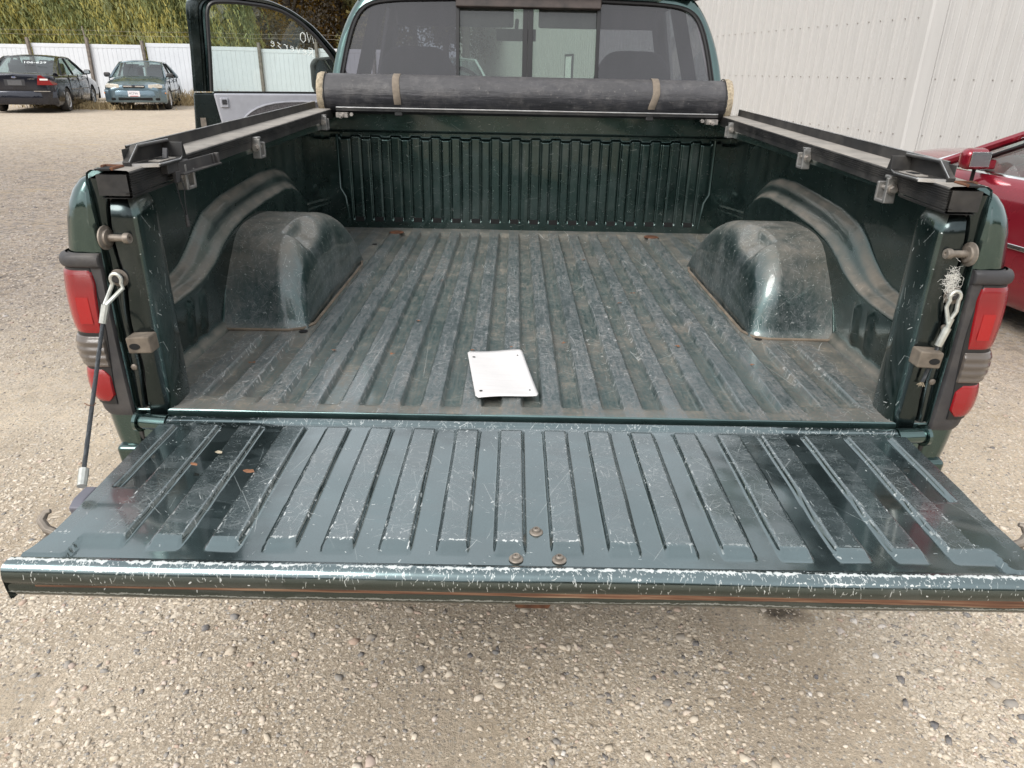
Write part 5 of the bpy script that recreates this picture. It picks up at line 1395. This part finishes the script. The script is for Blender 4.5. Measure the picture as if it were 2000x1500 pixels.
# --- open driver's door: hinge line H, points towards E; local x along the door, z up, -y inner face (towards the bed)
def door():
    H = Vector((-.97, 3.42, 0)); E_ = Vector((-1.92, 3.0, 0)); d = (E_-H).normalized()
    dr = bpy.data.objects.new('door', None); COL.objects.link(dr); dr.parent = TR
    rz = math.atan2(d.y, d.x); dr.location = Vector((H.x, H.y, 0))-TR.location; dr.rotation_euler = (0, 0, rz)
    # with +x along the door, the inner face (toward camera) is +y local
    sgn = 1
    outer = [(.0, -.25), (.0, .50), (.10, .60), (.20, .80), (.32, .93), (.44, 1.01), (.56, 1.055), (.80, 1.075), (.96, 1.072), (1.005, 1.03), (1.012, .80), (1.03, .55), (1.05, .36), (1.06, .1), (1.05, -.20), (1.00, -.25)]
    inner = [(.105, .567), (.16, .655), (.235, .775), (.315, .875), (.40, .950), (.49, 1.000), (.58, 1.022), (.74, 1.034), (.865, 1.030), (.890, 1.012), (.900, .96), (.915, .75), (.932, .567)]
    def res(pl, n):
        pl = np.array(pl); dd = np.concatenate([[0], np.cumsum(np.linalg.norm(np.diff(pl, axis=0), axis=1))]); t = np.linspace(0, dd[-1], n)
        return np.stack([np.interp(t, dd, pl[:, 0]), np.interp(t, dd, pl[:, 1])], 1)
    n = 80; upo = res([(.0, .567)]+outer[2:12]+[(1.028, .567)], n); upi = res(inner, n)
    for i in range(3): upi[1:-1] = (upi[:-2]+2*upi[1:-1]+upi[2:])/4; upo[1:-1] = (upo[:-2]+2*upo[1:-1]+upo[2:])/4
    rows = []
    for a, y in ((0, -.01), (.0, .028), (.22, .034), (.30, .020), (.40, .018), (.46, .036), (.85, .038), (1, .028), (1, -.025), (.9, -.035), (.1, -.03), (0, -.012)):
        p = upi*(1-a)+upo*a; rows.append(np.stack([p[:, 0], np.full(n, y), p[:, 1]], -1))
    k = gridmesh('window_frame', np.array(rows).transpose(1, 0, 2), M['jamb'], dr, angle=35)
    m = MB(); m.tube([(x, .030, z) for x, z in upi], .011, 7); m.build('window_rubber', M['seal'], k)
    # lower door shell
    m = MB(); low = [(0, -.25), (0, .56), (1.03, .56), (1.048, .36), (1.06, .1), (1.05, -.20), (1.0, -.25)]
    m.prism([(x, z) for x, z in low], 1, -.045, .028); m.build('door_shell', M['jamb'], dr, bevel=.01)
    # glass and marker writing
    P = np.stack([np.stack([upi[:, 0], np.full(n, .006), upi[:, 1]], -1), np.stack([upi[:, 0]*0+np.linspace(.105, .932, n), np.full(n, .006), np.full(n, .56)], -1)], 1)
    gl = gridmesh('window_glass', P, M['glass'], dr)
    white = simple('white_marker', (.78, .82, .80), 0, .7, var=.2, scale=40)
    m = MB()
    def stroke(pts, r=.0024): m.tube([(x, .0085, z) for x, z in pts], r, 5)
    # handwriting reads from outside, so it is mirrored from here: "NO / REVERSE"; +x runs to the left in the picture
    def word(txt, x, z, h, slope=0.):
        G = {'N': [[(0, 0), (.12, 1), (.55, .05), (.7, 1.05)]], 'O': [[(.35, 1), (.05, .75), (.05, .25), (.35, 0), (.65, .3), (.6, .8), (.35, 1), (.1, .9)]],
             'R': [[(0, 0), (.05, 1), (.5, .95), (.55, .62), (.08, .5)], [(.2, .5), (.65, 0)]], 'e': [[(.05, .35), (.5, .4), (.4, .62), (.12, .55), (.05, .2), (.3, 0), (.55, .1)]],
             'v': [[(0, .6), (.22, 0), (.5, .62)]], 'r': [[(.05, .6), (.1, 0)], [(.09, .4), (.3, .62), (.5, .55)]], 's': [[(.5, .62), (.1, .5), (.45, .25), (.05, .02)]]}
        for ch in txt:
            for st in G[ch]: stroke([(x+px*h*.9, z+pz*h+slope*(x+px*h-.3)) for px, pz in st])
            x += h*.78
        return x
    word('NO', .325, .835, .055, .05); word('Reverse', .335, .755, .046, .22)
    m.build('window_writing', white, gl)
    # grey trim with fabric insert and lock
    P = []
    tr = [(.02, .558), (.925, .558), (.905, .42), (.875, .25), (.86, .0), (.02, .0)]
    m = MB(); m.prism(tr, 1, .030, .052); t = m.build('trim_panel', M['grey_trim'], dr, bevel=.012, seg=3)
    ins = []
    for a in np.linspace(0, 2*math.pi, 40, endpoint=False):
        c, s = math.cos(a), math.sin(a); ins.append((.43+.385*math.copysign(abs(c)**.75, c), .28+.235*math.copysign(abs(s)**.75, s)))
    m = MB(); m.prism(ins, 1, .050, .058); m.build('fabric_insert', M['fabric'], t, bevel=.003)
    m = MB(); m.tube([(x, .055, z) for x, z in ins]+[(ins[0][0], .055, ins[0][1])], .006, 6); m.build('insert_piping', M['grey_trim'], t)
    m = MB(); m.box((.872, .054, .508), (.045, .012, .055)); lk = m.build('lock_bezel', M['grey_trim'], t, bevel=.006)
    m = MB(); m.box((.872, .060, .512), (.026, .008, .026)); m.build('lock_lever', M['dark_trim'], t, bevel=.003)
    m = MB(); m.box((.50, .012, .563), (.84, .012, .012)); m.build('glass_wiper', M['seal'], dr)
    m = MB(); m.lathe([(.016, 0), (.014, .006), (.0001, .007)], (.995, .030, .335), (0, 1, 0), 16); m.box((1.0, .025, .40), (.03, .02, .05)); m.build('latch', M['dirtysteel'], dr)
    # side mirror beyond the glass
    P = []
    m = MB(); q = Vector((.235, -.16, .655))
    pts = [(-.085, .10), (-.03, .115), (.06, .105), (.088, .07), (.088, -.06), (.07, -.105), (0, -.115), (-.08, -.09)]
    m.prism([(q.x+a, q.z+b) for a, b in pts], 1, q.y-.07, q.y+.012); mi = m.build('side_mirror', M['black_plastic'], dr, bevel=.014, seg=3)
    m = MB(); m.prism([(q.x+a*.84, q.z+b*.86) for a, b in pts], 1, q.y+.010, q.y+.0135); m.build('mirror_glass', M['mirrorglass'], mi)
    m = MB(); m.box((.17, -.09, .62), (.06, .12, .05)); m.build('mirror_arm', M['black_plastic'], mi, bevel=.01)
door()

# ============================================================ parked sedans
def sedan(name, loc, head, label, Lr, Lf, wb, W, H, col, cfg, cat='sedan'):
    """x forward (origin at mid wheelbase), y left, z up"""
    root = empty(name, loc, label, cat, math.atan2(head[1], head[0]))
    pm = simple(name+'_paint', col, cfg.get('metal', .6), .28, 1., var=.04, scale=3)
    hw0 = W/2; xr_, xf_ = -wb/2, wb/2; RA = .355; rt = .325
    belt = cfg['belt']
    keys = cfg['keys']    # x, shoulder z, centre z
    kx = [k[0] for k in keys]; ks = [k[1] for k in keys]; kc = [k[2] for k in keys]
    xsn = set(np.round(np.linspace(-Lr, Lf, 90), 4))
    for xc in (xr_, xf_): xsn |= set(np.round(xc+RA*np.cos(np.linspace(0, math.pi, 21)), 4))
    X = np.array(sorted(xsn)); P = []
    cr_ = .30
    for x in X:
        zs = float(np.interp(x, kx, ks)); zc = float(np.interp(x, kx, kc))
        dn = max(0, (x-(Lf-cr_))/cr_); dt = max(0, ((-Lr+cr_*.8)-x)/(cr_*.8))
        w_ = hw0*(1-.16*dn**2.2-.13*dt**2.2)*(1-.02*((x)/2.4)**2)
        zb = .19+.08*max(dn, dt)
        prof = [(.90, zb-.02), (.955, zb+.02), (.985, zb+.14), (1.0, .46), (1.0, .56), (.995, zs-.16), (.975, zs-.06), (.945, zs-.015), (.90, zs+.004), (.78, zs+(zc-zs)*.35+.008), (.60, zs+(zc-zs)*.72+.008), (.35, zs+(zc-zs)*.95+.004), (0, zc+.004)]
        arch = 0
        for xc in (xr_, xf_):
            if abs(x-xc) < RA: arch = max(arch, rt+.01+math.sqrt(max(0, RA*RA-(x-xc)**2)))
        row = []
        for f, z in prof:
            if f > .89 and z < arch and z < zs-.05: z = min(arch, zs-.06)
            row.append((x, w_*f, z))
        full_ = row+[(a, -b, c) for a, b, c in reversed(row[:-1])]
        P.append(full_)
    body = gridmesh('body', P, pm, root, angle=40, flip=True)
    # nose and tail caps
    for idx, nm in ((0, 'rear_fascia'), (-1, 'front_fascia')):
        ring = np.array(P[idx]); s = -1 if idx == 0 else 1; rows = [ring]
        for k_, (sh, dx) in enumerate(((.97, .030), (.90, .052), (.6, .070), (0.001, .078))):
            c = np.array((ring[:, 0].mean(), 0, .52)); q = ring.copy(); q[:, 1] = ring[:, 1]*sh; q[:, 0] = ring[:, 0]+s*dx*cfg.get('bulge', 1); rows.append(q)
        gridmesh(nm, np.array(rows), pm, root, angle=50, flip=(s > 0))
    xe_f, xe_r = Lf+.07, -Lr-.07
    for xe_, s_ in ((xe_f, 1), (xe_r, -1)):
        pr = []
        for u in np.linspace(-1, 1, 21):
            xx = xe_+s_*(.035-.19*abs(u)**3.2); pr.append([(xx+s_*dx, u*hw0*.975*f, z) for dx, f, z in ((-.10, .97, .225), (-.02, .985, .235), (.0, 1, .27), (.005, 1, .40), (.0, 1, .545), (-.02, 1, .585), (-.10, .99, .595))])
        gridmesh('bumper', pr, pm, root, angle=60, flip=(s_ < 0))
    # underside and wheel wells
    m = MB(); m.box(((Lf-Lr)/2*0, 0, .30), (Lr+Lf-.5, W*.80, .16)); 
    for xc in (xr_, xf_): m.box((xc, 0, .48), (.72, W*.66, .36))
    m.build('underbody', M['dark'], root)
    # wheels
    wm = None
    for xc in (xf_, xr_):
        for sy in (1, -1):
            st = cfg.get('steer', 0) if xc == xf_ else 0
            if wm is None:
                m = MB(); m.lathe([(.19, -.09), (.30, -.10), (rt-.008, -.08), (rt, -.04), (rt, .04), (rt-.008, .08), (.30, .10), (.21, .092), (.20, .07)], (0, 0, 0), (0, 1, 0), 36)
                t = m.build('wheel', M['tyre'], root); m = MB()
                m.lathe([(.21, .092), (.205, .085), (.19, .04), (.0001, .03)], (0, 0, 0), (0, 1, 0), 30); ri = m.build('rim', M['dirtysteel'], t); m = MB()
                ns = cfg.get('spokes', 7)
                for i in range(ns):
                    a = i/ns*6.283; q = Vector((math.cos(a), 0, math.sin(a))); m.bar(q*.04+Vector((0, .085, 0)), q*.20+Vector((0, .078, 0)), .05 if ns < 9 else .03, .018, up=(0, 1, 0))
                m.lathe([(.055, .08), (.05, .10), (.0001, .102)], (0, 0, 0), (0, 1, 0), 16); m.lathe([(.195, .080), (.212, .095), (.205, .098), (.19, .085)], (0, 0, 0), (0, 1, 0), 30)
                sp = m.build('spokes', simple('alloy', (.66, .66, .67), .8, .35, var=.1), t); wm = (t, ri, sp)
            else:
                t = wm[0].copy(); COL.objects.link(t)
                for c in wm[1:]: cc = c.copy(); COL.objects.link(cc); cc.parent = t
            t.location = (xc, sy*(W/2-.115), rt); t.rotation_euler = (0, 0, st+(0 if sy > 0 else math.pi))
    # greenhouse
    bz = cfg['bz']; g = cfg['gh']   # (x front base, x front top, x rear top, x rear base)
    xb0, xt0, xt1, xb1 = g; wb_ = hw0*.90; wt = hw0*cfg.get('tumble', .66); zt = H
    def side(x, z):
        f = (z-bz)/(zt-bz); return wb_+(wt-wb_)*f**1.15
    ztop_side = zt-.075
    Pr = []
    for u in np.linspace(-1, 1, 22):
        row = []
        for t in np.linspace(0, 1, 18):
            x = xt0+(xt1-xt0)*t+(.10*(abs(u)**2)*(-(1-t)*1.0)) + .08*(abs(u)**2)*t
            z = zt-.055*abs(u)**2.6-.030*(2*t-1)**2
            row.append((x, u*(wt+.012), z))
        Pr.append(row)
    rf = gridmesh('roof', Pr, pm, root, flip=True, solid=.02)
    m = MB(); pil = MB()
    for sy in (1, -1):
        A0 = Vector((xb0, sy*(wb_+.0), bz)); A1 = Vector((xt0-.10, sy*(wt+.0), ztop_side+.005)); C1 = Vector((xt1+.08, sy*wt, ztop_side+.005)); C0 = Vector((xb1, sy*(wb_), bz))
        mid = lambda a, b, t, h: a+(b-a)*t+Vector((0, 0, h))
        m.tube([A0, mid(A0, A1, .5, .02), A1, A1+(C1-A1)*.35+Vector((0, 0, .022)), A1+(C1-A1)*.7+Vector((0, 0, .018)), C1, mid(C1, C0, .5, .02), C0], [.032, .030, .030, .030, .030, .032, .05, .07], 8); m.build('window_pillar', pm, root); m = MB()
        # pillars
        def pt(t, f):   # point on side plane; t along, f height
            b = Vector((xb0-.10+(xb1+.12-(xb0-.10))*t, sy*(wb_-.004), bz)); tp = Vector((xt0-.10+(xt1+.08-xt0+.10)*t, sy*(wt-.004), ztop_side+.016*math.sin(t*3.1)))
            return b+(tp-b)*f
        for t in cfg['pillars']:
            pil = MB(); pil.bar(pt(t, 0), pt(t, 1.0), .012, .06, up=(0, sy, 0)); pil.build('door_pillar', M['seal'], root)
        Pg = [[pt(t, f) for f in np.linspace(.0, 1, 6)] for t in np.linspace(-.02, cfg.get('qend', .93), 14)]
        gridmesh('side_window', [[tuple(p) for p in r] for r in Pg], M['carglass'], root)
        if cfg.get('qend', .93) < .99:
            Pq = [[pt(t, f)+Vector((0, sy*.004, 0)) for f in np.linspace(-.05, 1.02, 5)] for t in np.linspace(cfg.get('qend', .93)-.01, 1.10, 6)]
            gridmesh('rear_pillar', [[tuple(p) for p in r] for r in Pq], pm, root, angle=60)
        if cfg.get('chrome'):
            ch = MB(); ch.tube([pt(-.05, -.02)+Vector((0, sy*.012, 0)), pt(.5, -.03)+Vector((0, sy*.012, 0)), pt(.93, -.02)+Vector((0, sy*.012, 0)), pt(.985, .1), pt(.975, .5)+Vector((0, sy*.012, 0)), pt(.93, .85)+Vector((0, sy*.012, 0)), pt(.8, .985)+Vector((0, sy*.014, 0)), pt(.5, 1.0)+Vector((0, sy*.014, 0)), pt(.12, .99)+Vector((0, sy*.014, 0)), pt(0.01, .90)+Vector((0, sy*.02, 0)), pt(-.06, .0)+Vector((0, sy*.02, 0))], cfg['chrome'], 6)
            ch.build('window_trim', M['chrome'], root)
        # mirror
        mm = MB(); mx = xb0-cfg.get('mdx', .22); mm.box((mx, sy*(wb_+.12), bz+.08), (.11, .19, .135)); mr = mm.build('side_mirror', pm if cfg.get('mirror_paint') else M['black_plastic'], root, bevel=.050, seg=4)
        mg = MB(); mg.box((mx-.0545, sy*(wb_+.12), bz+.08), (.006, .145, .095)); mg.build('mirror_glass', M['mirrorglass'], mr, bevel=.0025)
        mg = MB(); mg.box((mx+.015, sy*(wb_+.03), bz+.045), (.085, .12, .06)); mg.build('mirror_arm', pm if cfg.get('mirror_paint') else M['black_plastic'], mr, bevel=.01)
        # handles, moulding, seams
        for hx in cfg['handles']:
            hh = MB(); hh.box((hx, sy*(hw0+.002), bz-.12), (.19, .025, .03)); hh.build('door_handle', pm, root, bevel=.008)
        sm = MB()
        for dx in cfg['seams']: sm.box((dx, sy*(hw0-.010), (bz+.25)/2+.02), (.008, .024, bz-.27))
        sm.build('door_seam', M['dark'], root)
        if 'mould' in cfg:
            mo = MB(); mo.box(((cfg['mx'][0]+cfg['mx'][1])/2, sy*(hw0+.003), cfg['mould']), (cfg['mx'][1]-cfg['mx'][0], .018, .030)); mo.build('side_moulding', M[cfg.get('mmat', 'steel')], root, bevel=.004)
    
    P = [[(xb0+(xt0-xb0)*t-.16*u*u+.02, u*(wb_+(wt-wb_)*t-.01), bz-.01+(zt-.03-bz)*t) for t in np.linspace(0, 1, 8)] for u in np.linspace(-1, 1, 16)]
    gridmesh('windshield', P, M['carglass'], root)
    P = [[(xb1+(xt1-xb1)*t+.14*u*u-.02, u*(wb_*.92+(wt-wb_*.92)*t-.01), bz-.005+(zt-.03-bz)*t) for t in np.linspace(0, 1, 8)] for u in np.linspace(-1, 1, 16)]
    rg = gridmesh('rear_window', P, M['carglass'], root)
    # interior
    for sx, sy in ((.25, .36), (.25, -.36), (-.72, .36), (-.72, -.36)):
        i_ = MB(); i_.box((sx-.12, sy, bz+.02), (.14, .48, .60), (0, R(-14), 0)); i_.build('seat_back', M['seat'], root, bevel=.06, seg=3)
        i_ = MB(); i_.box((sx-.20, sy, bz+.32), (.09, .26, .15)); i_.build('headrest', M['seat'], root, bevel=.04, seg=3)
    i_ = MB(); i_.box((.15, 0, bz-.10), (2.4, W*.80, .05)); i_.build('cabin_floor', M['seat'], root)
    i_ = MB(); i_.box((xt0+.08, 0, zt-.17), (.03, .24, .06)); i_.build('rearview_mirror', M['seat'], root, bevel=.012)
    # ends
    if cfg.get('rear'):
        xe = xe_r
        for sy in (1, -1):
            pts = [(sy*hw0*.62, .98), (sy*hw0*.70, .985), (sy*hw0*.90, .85), (sy*hw0*.985, .735), (sy*hw0*.56, .735)]
            q = MB(); q.add([(xe-.020, a, b) for a, b in pts]+[(xe+.02+.0*k, a, b) for k, (a, b) in enumerate(pts)]+[(xe+.30, sy*(hw0+.0), .78), (xe+.26, sy*(hw0+.0), .735)],
                            [(0, 1, 2, 3, 4), (0, 4, 9, 5), (0, 5, 6, 1), (3, 2, 10, 11), (3, 11, 9, 4), (1, 6, 10, 2)])
            tl = q.build('tail_light', M['red'], root, bevel=.004)
            q = MB(); q.box((xe-.018, sy*hw0*.76, .875), (.02, .20, .045)); q.build('reverse_lens', simple('clear_lens', (.75, .72, .70), 0, .2, var=.1), tl, bevel=.004)
            q = MB(); q.box((xe-.028, sy*hw0*.66, .575), (.05, .40, .016)); q.build('bumper_moulding', M['steel'], root, bevel=.003)
        q = MB(); q.box((xe-.012, .0, .79), (.012, .50, .16)); q.build('plate_recess', M['dark_trim'], root, bevel=.01)
        q = MB(); q.box((xe-.020, .0, .785), (.006, .34, .13)); q.build('plate_backing', simple('grey_plate', (.09, .09, .095), 0, .5, var=.2), root, bevel=.004)
        q = MB(); q.box((xe-.004, 0, .605), (.012, W*.86, .012)); q.build('bumper_gap', M['dark'], root)
        mw = Matrix.Translation((xe-.012, 0, .925))@Matrix.Rotation(-math.pi/2, 4, 'Z')@Matrix.Rotation(math.pi/2, 4, 'X')
        q = MB(); q.lathe([(.062, 0), (.058, .006), (.0001, .007)], (0, 0, 0), (-1, 0, 0), 24); q.v = [(a+xe-.006, b*1.0, c*.42+.925) for a, b, c in q.v]; em = q.build('oval_badge', M['chrome'], root)
        q = MB(); q.lathe([(.05, 0), (.0001, .001)], (0, 0, 0), (-1, 0, 0), 24); q.v = [(a+xe-.014, b*1.0, c*.36+.925) for a, b, c in q.v]; q.build('badge_field', simple('badge_blue', (.05, .09, .25), 0, .3, var=.05), em)
        text_mesh('badge_lettering', 'Ford', .042, M['chrome'], em, Matrix.Translation((-.017, 0, 0))@mw)
        text_mesh('trim_lettering', 'LIMITED', .034, M['chrome'], root, Matrix.Translation((-.008, -hw0*.44, -.04))@mw, sx=1.3)
        # dealer writing on the rear window
        tx = xb1+(xt1-xb1)*.62-.05
        mw2 = Matrix.Translation((tx-.02, -.25, bz+(zt-bz)*.62))@Matrix.Rotation(-math.pi/2, 4, 'Z')@Matrix.Rotation(math.pi/2-R(52), 4, 'X')
        text_mesh('window_writing', '106-629', .12, simple('white_marker2', (.75, .78, .78), 0, .7, var=.1), rg, mw2, sx=1.5)
    if cfg.get('front'):
        xe = xe_f
        for sy in (1, -1):
            q = MB(); pts = [(sy*hw0*.45, .66), (sy*hw0*.47, .74), (sy*hw0*.80, .765), (sy*hw0*.90, .72), (sy*hw0*.89, .65), (sy*hw0*.55, .63)]
            q.add([(xe+.018-.13*(abs(a)/hw0)**3, a, b) for a, b in pts]+[(xe-.10-.13*(abs(a)/hw0)**3, a, b) for a, b in pts], [(0, 1, 2, 3, 4, 5)]+[(i, (i+1) % 6, (i+1) % 6+6, i+6) for i in range(6)])
            q.build('headlight', simple('headlamp_'+str(sy), (.72, .68, .60), .3, .15, 1., var=.2, scale=12), root, bevel=.012)
            q = MB(); q.box((xe-.16, sy*hw0*.965, .50), (.10, .03, .04)); q.build('side_marker', simple('amber', (.7, .25, .08), 0, .3, var=.1), root, bevel=.008)
            q = MB(); q.box((xe-.055, sy*hw0*.70, .33), (.12, .13, .08)); q.build('fog_opening', M['dark'], root, bevel=.03, seg=3)
        q = MB(); q.box((xe+.0, 0, .685), (.06, .62, .085)); gr = q.build('grille', M['dark'], root, bevel=.03, seg=3)
        for sy in (1, -1): q = MB(); q.box((xe+.030, sy*.155, .690), (.012, .27, .036)); q.build('grille_bar', M['chrome'], gr, bevel=.010, seg=3)
        q = MB(); q.prism([(-.055, .680), (-.02, .680), (-.012, .668), (.02, .668), (.028, .680), (.055, .680), (.045, .706), (.018, .706), (.010, .718), (-.022, .718), (-.030, .706), (-.05, .706)], 0, xe+.030, xe+.042); q.build('bowtie_badge', M['dark_trim'], gr)
        q = MB(); q.box((xe-.015, 0, .335), (.12, .95, .085)); q.build('lower_intake', M['dark'], root, bevel=.02)
        q = MB(); q.box((xe+.046, -.02, .485), (.008, .33, .16)); pl = q.build('license_plate', simple('plate_white', (.74, .70, .72), 0, .5, var=.05), root, bevel=.006)
        mw = Matrix.Translation((xe+.0515, -.03, .49))@Matrix.Rotation(math.pi/2, 4, 'Z')@Matrix.Rotation(math.pi/2, 4, 'X')
        text_mesh('plate_number', '4C7V6', .085, simple('plate_ink', (.08, .10, .14), 0, .6, var=.05), pl, mw)
        q = MB(); q.box((xe+.0525, -.02, .417), (.003, .22, .016)); q.build('plate_footer', simple('plate_red', (.5, .1, .1), 0, .5, var=.05), pl)
    return root

# black sedan: rear three-quarter; rear right wheel at about (-13.2, 21.0)
h1 = Vector((-.27, .963)).normalized(); W1 = 1.90; r1 = Vector((h1.y, -h1.x))
c1 = Vector((-13.25, 20.95))-r1*(W1/2-.1)+h1*1.43
sedan('black_sedan', (c1.x, c1.y, float(gh(0, c1.y))), h1, 'black sedan parked by the white fence, seen from its rear right corner', 2.52, 2.48, 2.87, W1, 1.50, (.010, .012, .022),
      dict(belt=.98, bz=.98, keys=[(-2.6, .93, .96), (-2.45, .985, 1.03), (-1.9, .98, 1.05), (-1.2, .97, 1.05), (0, .955, 1.0), (1.2, .93, 1.03), (1.7, .88, .97), (2.2, .78, .86), (2.5, .64, .70)], gh=(1.25, .45, -.95, -1.95),
           pillars=(.0, .44, .86), handles=(.55, -.55), seams=(1.08, -.02, -1.0), mould=.60, mx=(-.95, 1.0), mmat='steel', rear=True, chrome=.012, spokes=7, qend=.985, tumble=.70))
h2 = Vector((.30, -.954)).normalized(); l2 = Vector((-h2.y, h2.x))
c2 = Vector((-11.25, 23.15))-l2*(1.76/2-.1)-h2*1.36
sedan('blue_green_sedan', (c2.x, c2.y, float(gh(0, c2.y))), h2, 'blue-green sedan facing the yard between the black sedan and the open truck door', 2.42, 2.28, 2.72, 1.76, 1.42, (.14, .205, .245),
      dict(belt=.90, bz=.92, keys=[(-2.5, .80, .86), (-2.3, .90, .97), (-1.7, .92, .99), (0, .90, .96), (1.0, .88, .98), (1.5, .83, .93), (2.0, .74, .84), (2.28, .64, .735)], gh=(1.22, .35, -.85, -1.75),
           pillars=(.0, .47, .86), handles=(.45, -.55), seams=(1.0, -.05, -.95), mould=.52, mx=(-.95, 1.0), mmat='dark_trim', front=True, spokes=11, qend=.96, tumble=.70, metal=.7))
# red car close by on the right, pointing away
h3 = Vector((-.16, .987)).normalized(); l3 = Vector((-h3.y, h3.x)); W3 = 1.88
c3 = Vector((3.02, 3.92))-l3*(W3/2*.90)-h3*1.42
sedan('red_sedan', (c3.x, c3.y, GZ), h3, 'dark red sedan with chrome window trim parked right of the truck by the shed', 2.55, 2.55, 2.85, W3, 1.46, (.26, .008, .022),
      dict(belt=.95, bz=.955, keys=[(-2.6, .88, .92), (-2.3, .96, 1.02), (-1.4, .965, 1.03), (0, .95, 1.0), (1.05, .95, 1.05), (1.5, .94, 1.06), (2.1, .88, 1.00), (2.55, .70, .80)], gh=(1.42, .40, -1.0, -1.9),
           pillars=(.03, .48, .9), handles=(.42, -.60), seams=(1.0, -.05, -1.0), mould=.56, mx=(-1.0, 1.05), mmat='chrome', chrome=.013, mdx=.44, mirror_paint=True, spokes=9, qend=.97, tumble=.70, metal=.5))
# pale pickup seen far off through the cab glass
h4 = Vector((.35, -.94)).normalized()
sedan('silver_wagon', (-1.9, 18.5, float(gh(0, 18.5))), h4, 'pale grey car far ahead, seen only through the truck cab windows', 2.2, 2.2, 2.6, 1.8, 1.62, (.45, .50, .48),
      dict(belt=1.0, bz=1.02, keys=[(-2.3, .98, 1.02), (0, 1.0, 1.04), (1.1, .98, 1.06), (1.8, .92, 1.0), (2.2, .76, .86)], gh=(1.15, .55, -1.5, -2.0), pillars=(.0, .45, .8), handles=(.4, -.6), seams=(1.0, 0, -.95), front=True, tumble=.78, metal=.3))

for o in bpy.data.objects:
    if o.type == 'MESH' and o.parent is None and 'label' not in o and 'kind' not in o: print('NO LABEL', o.name)
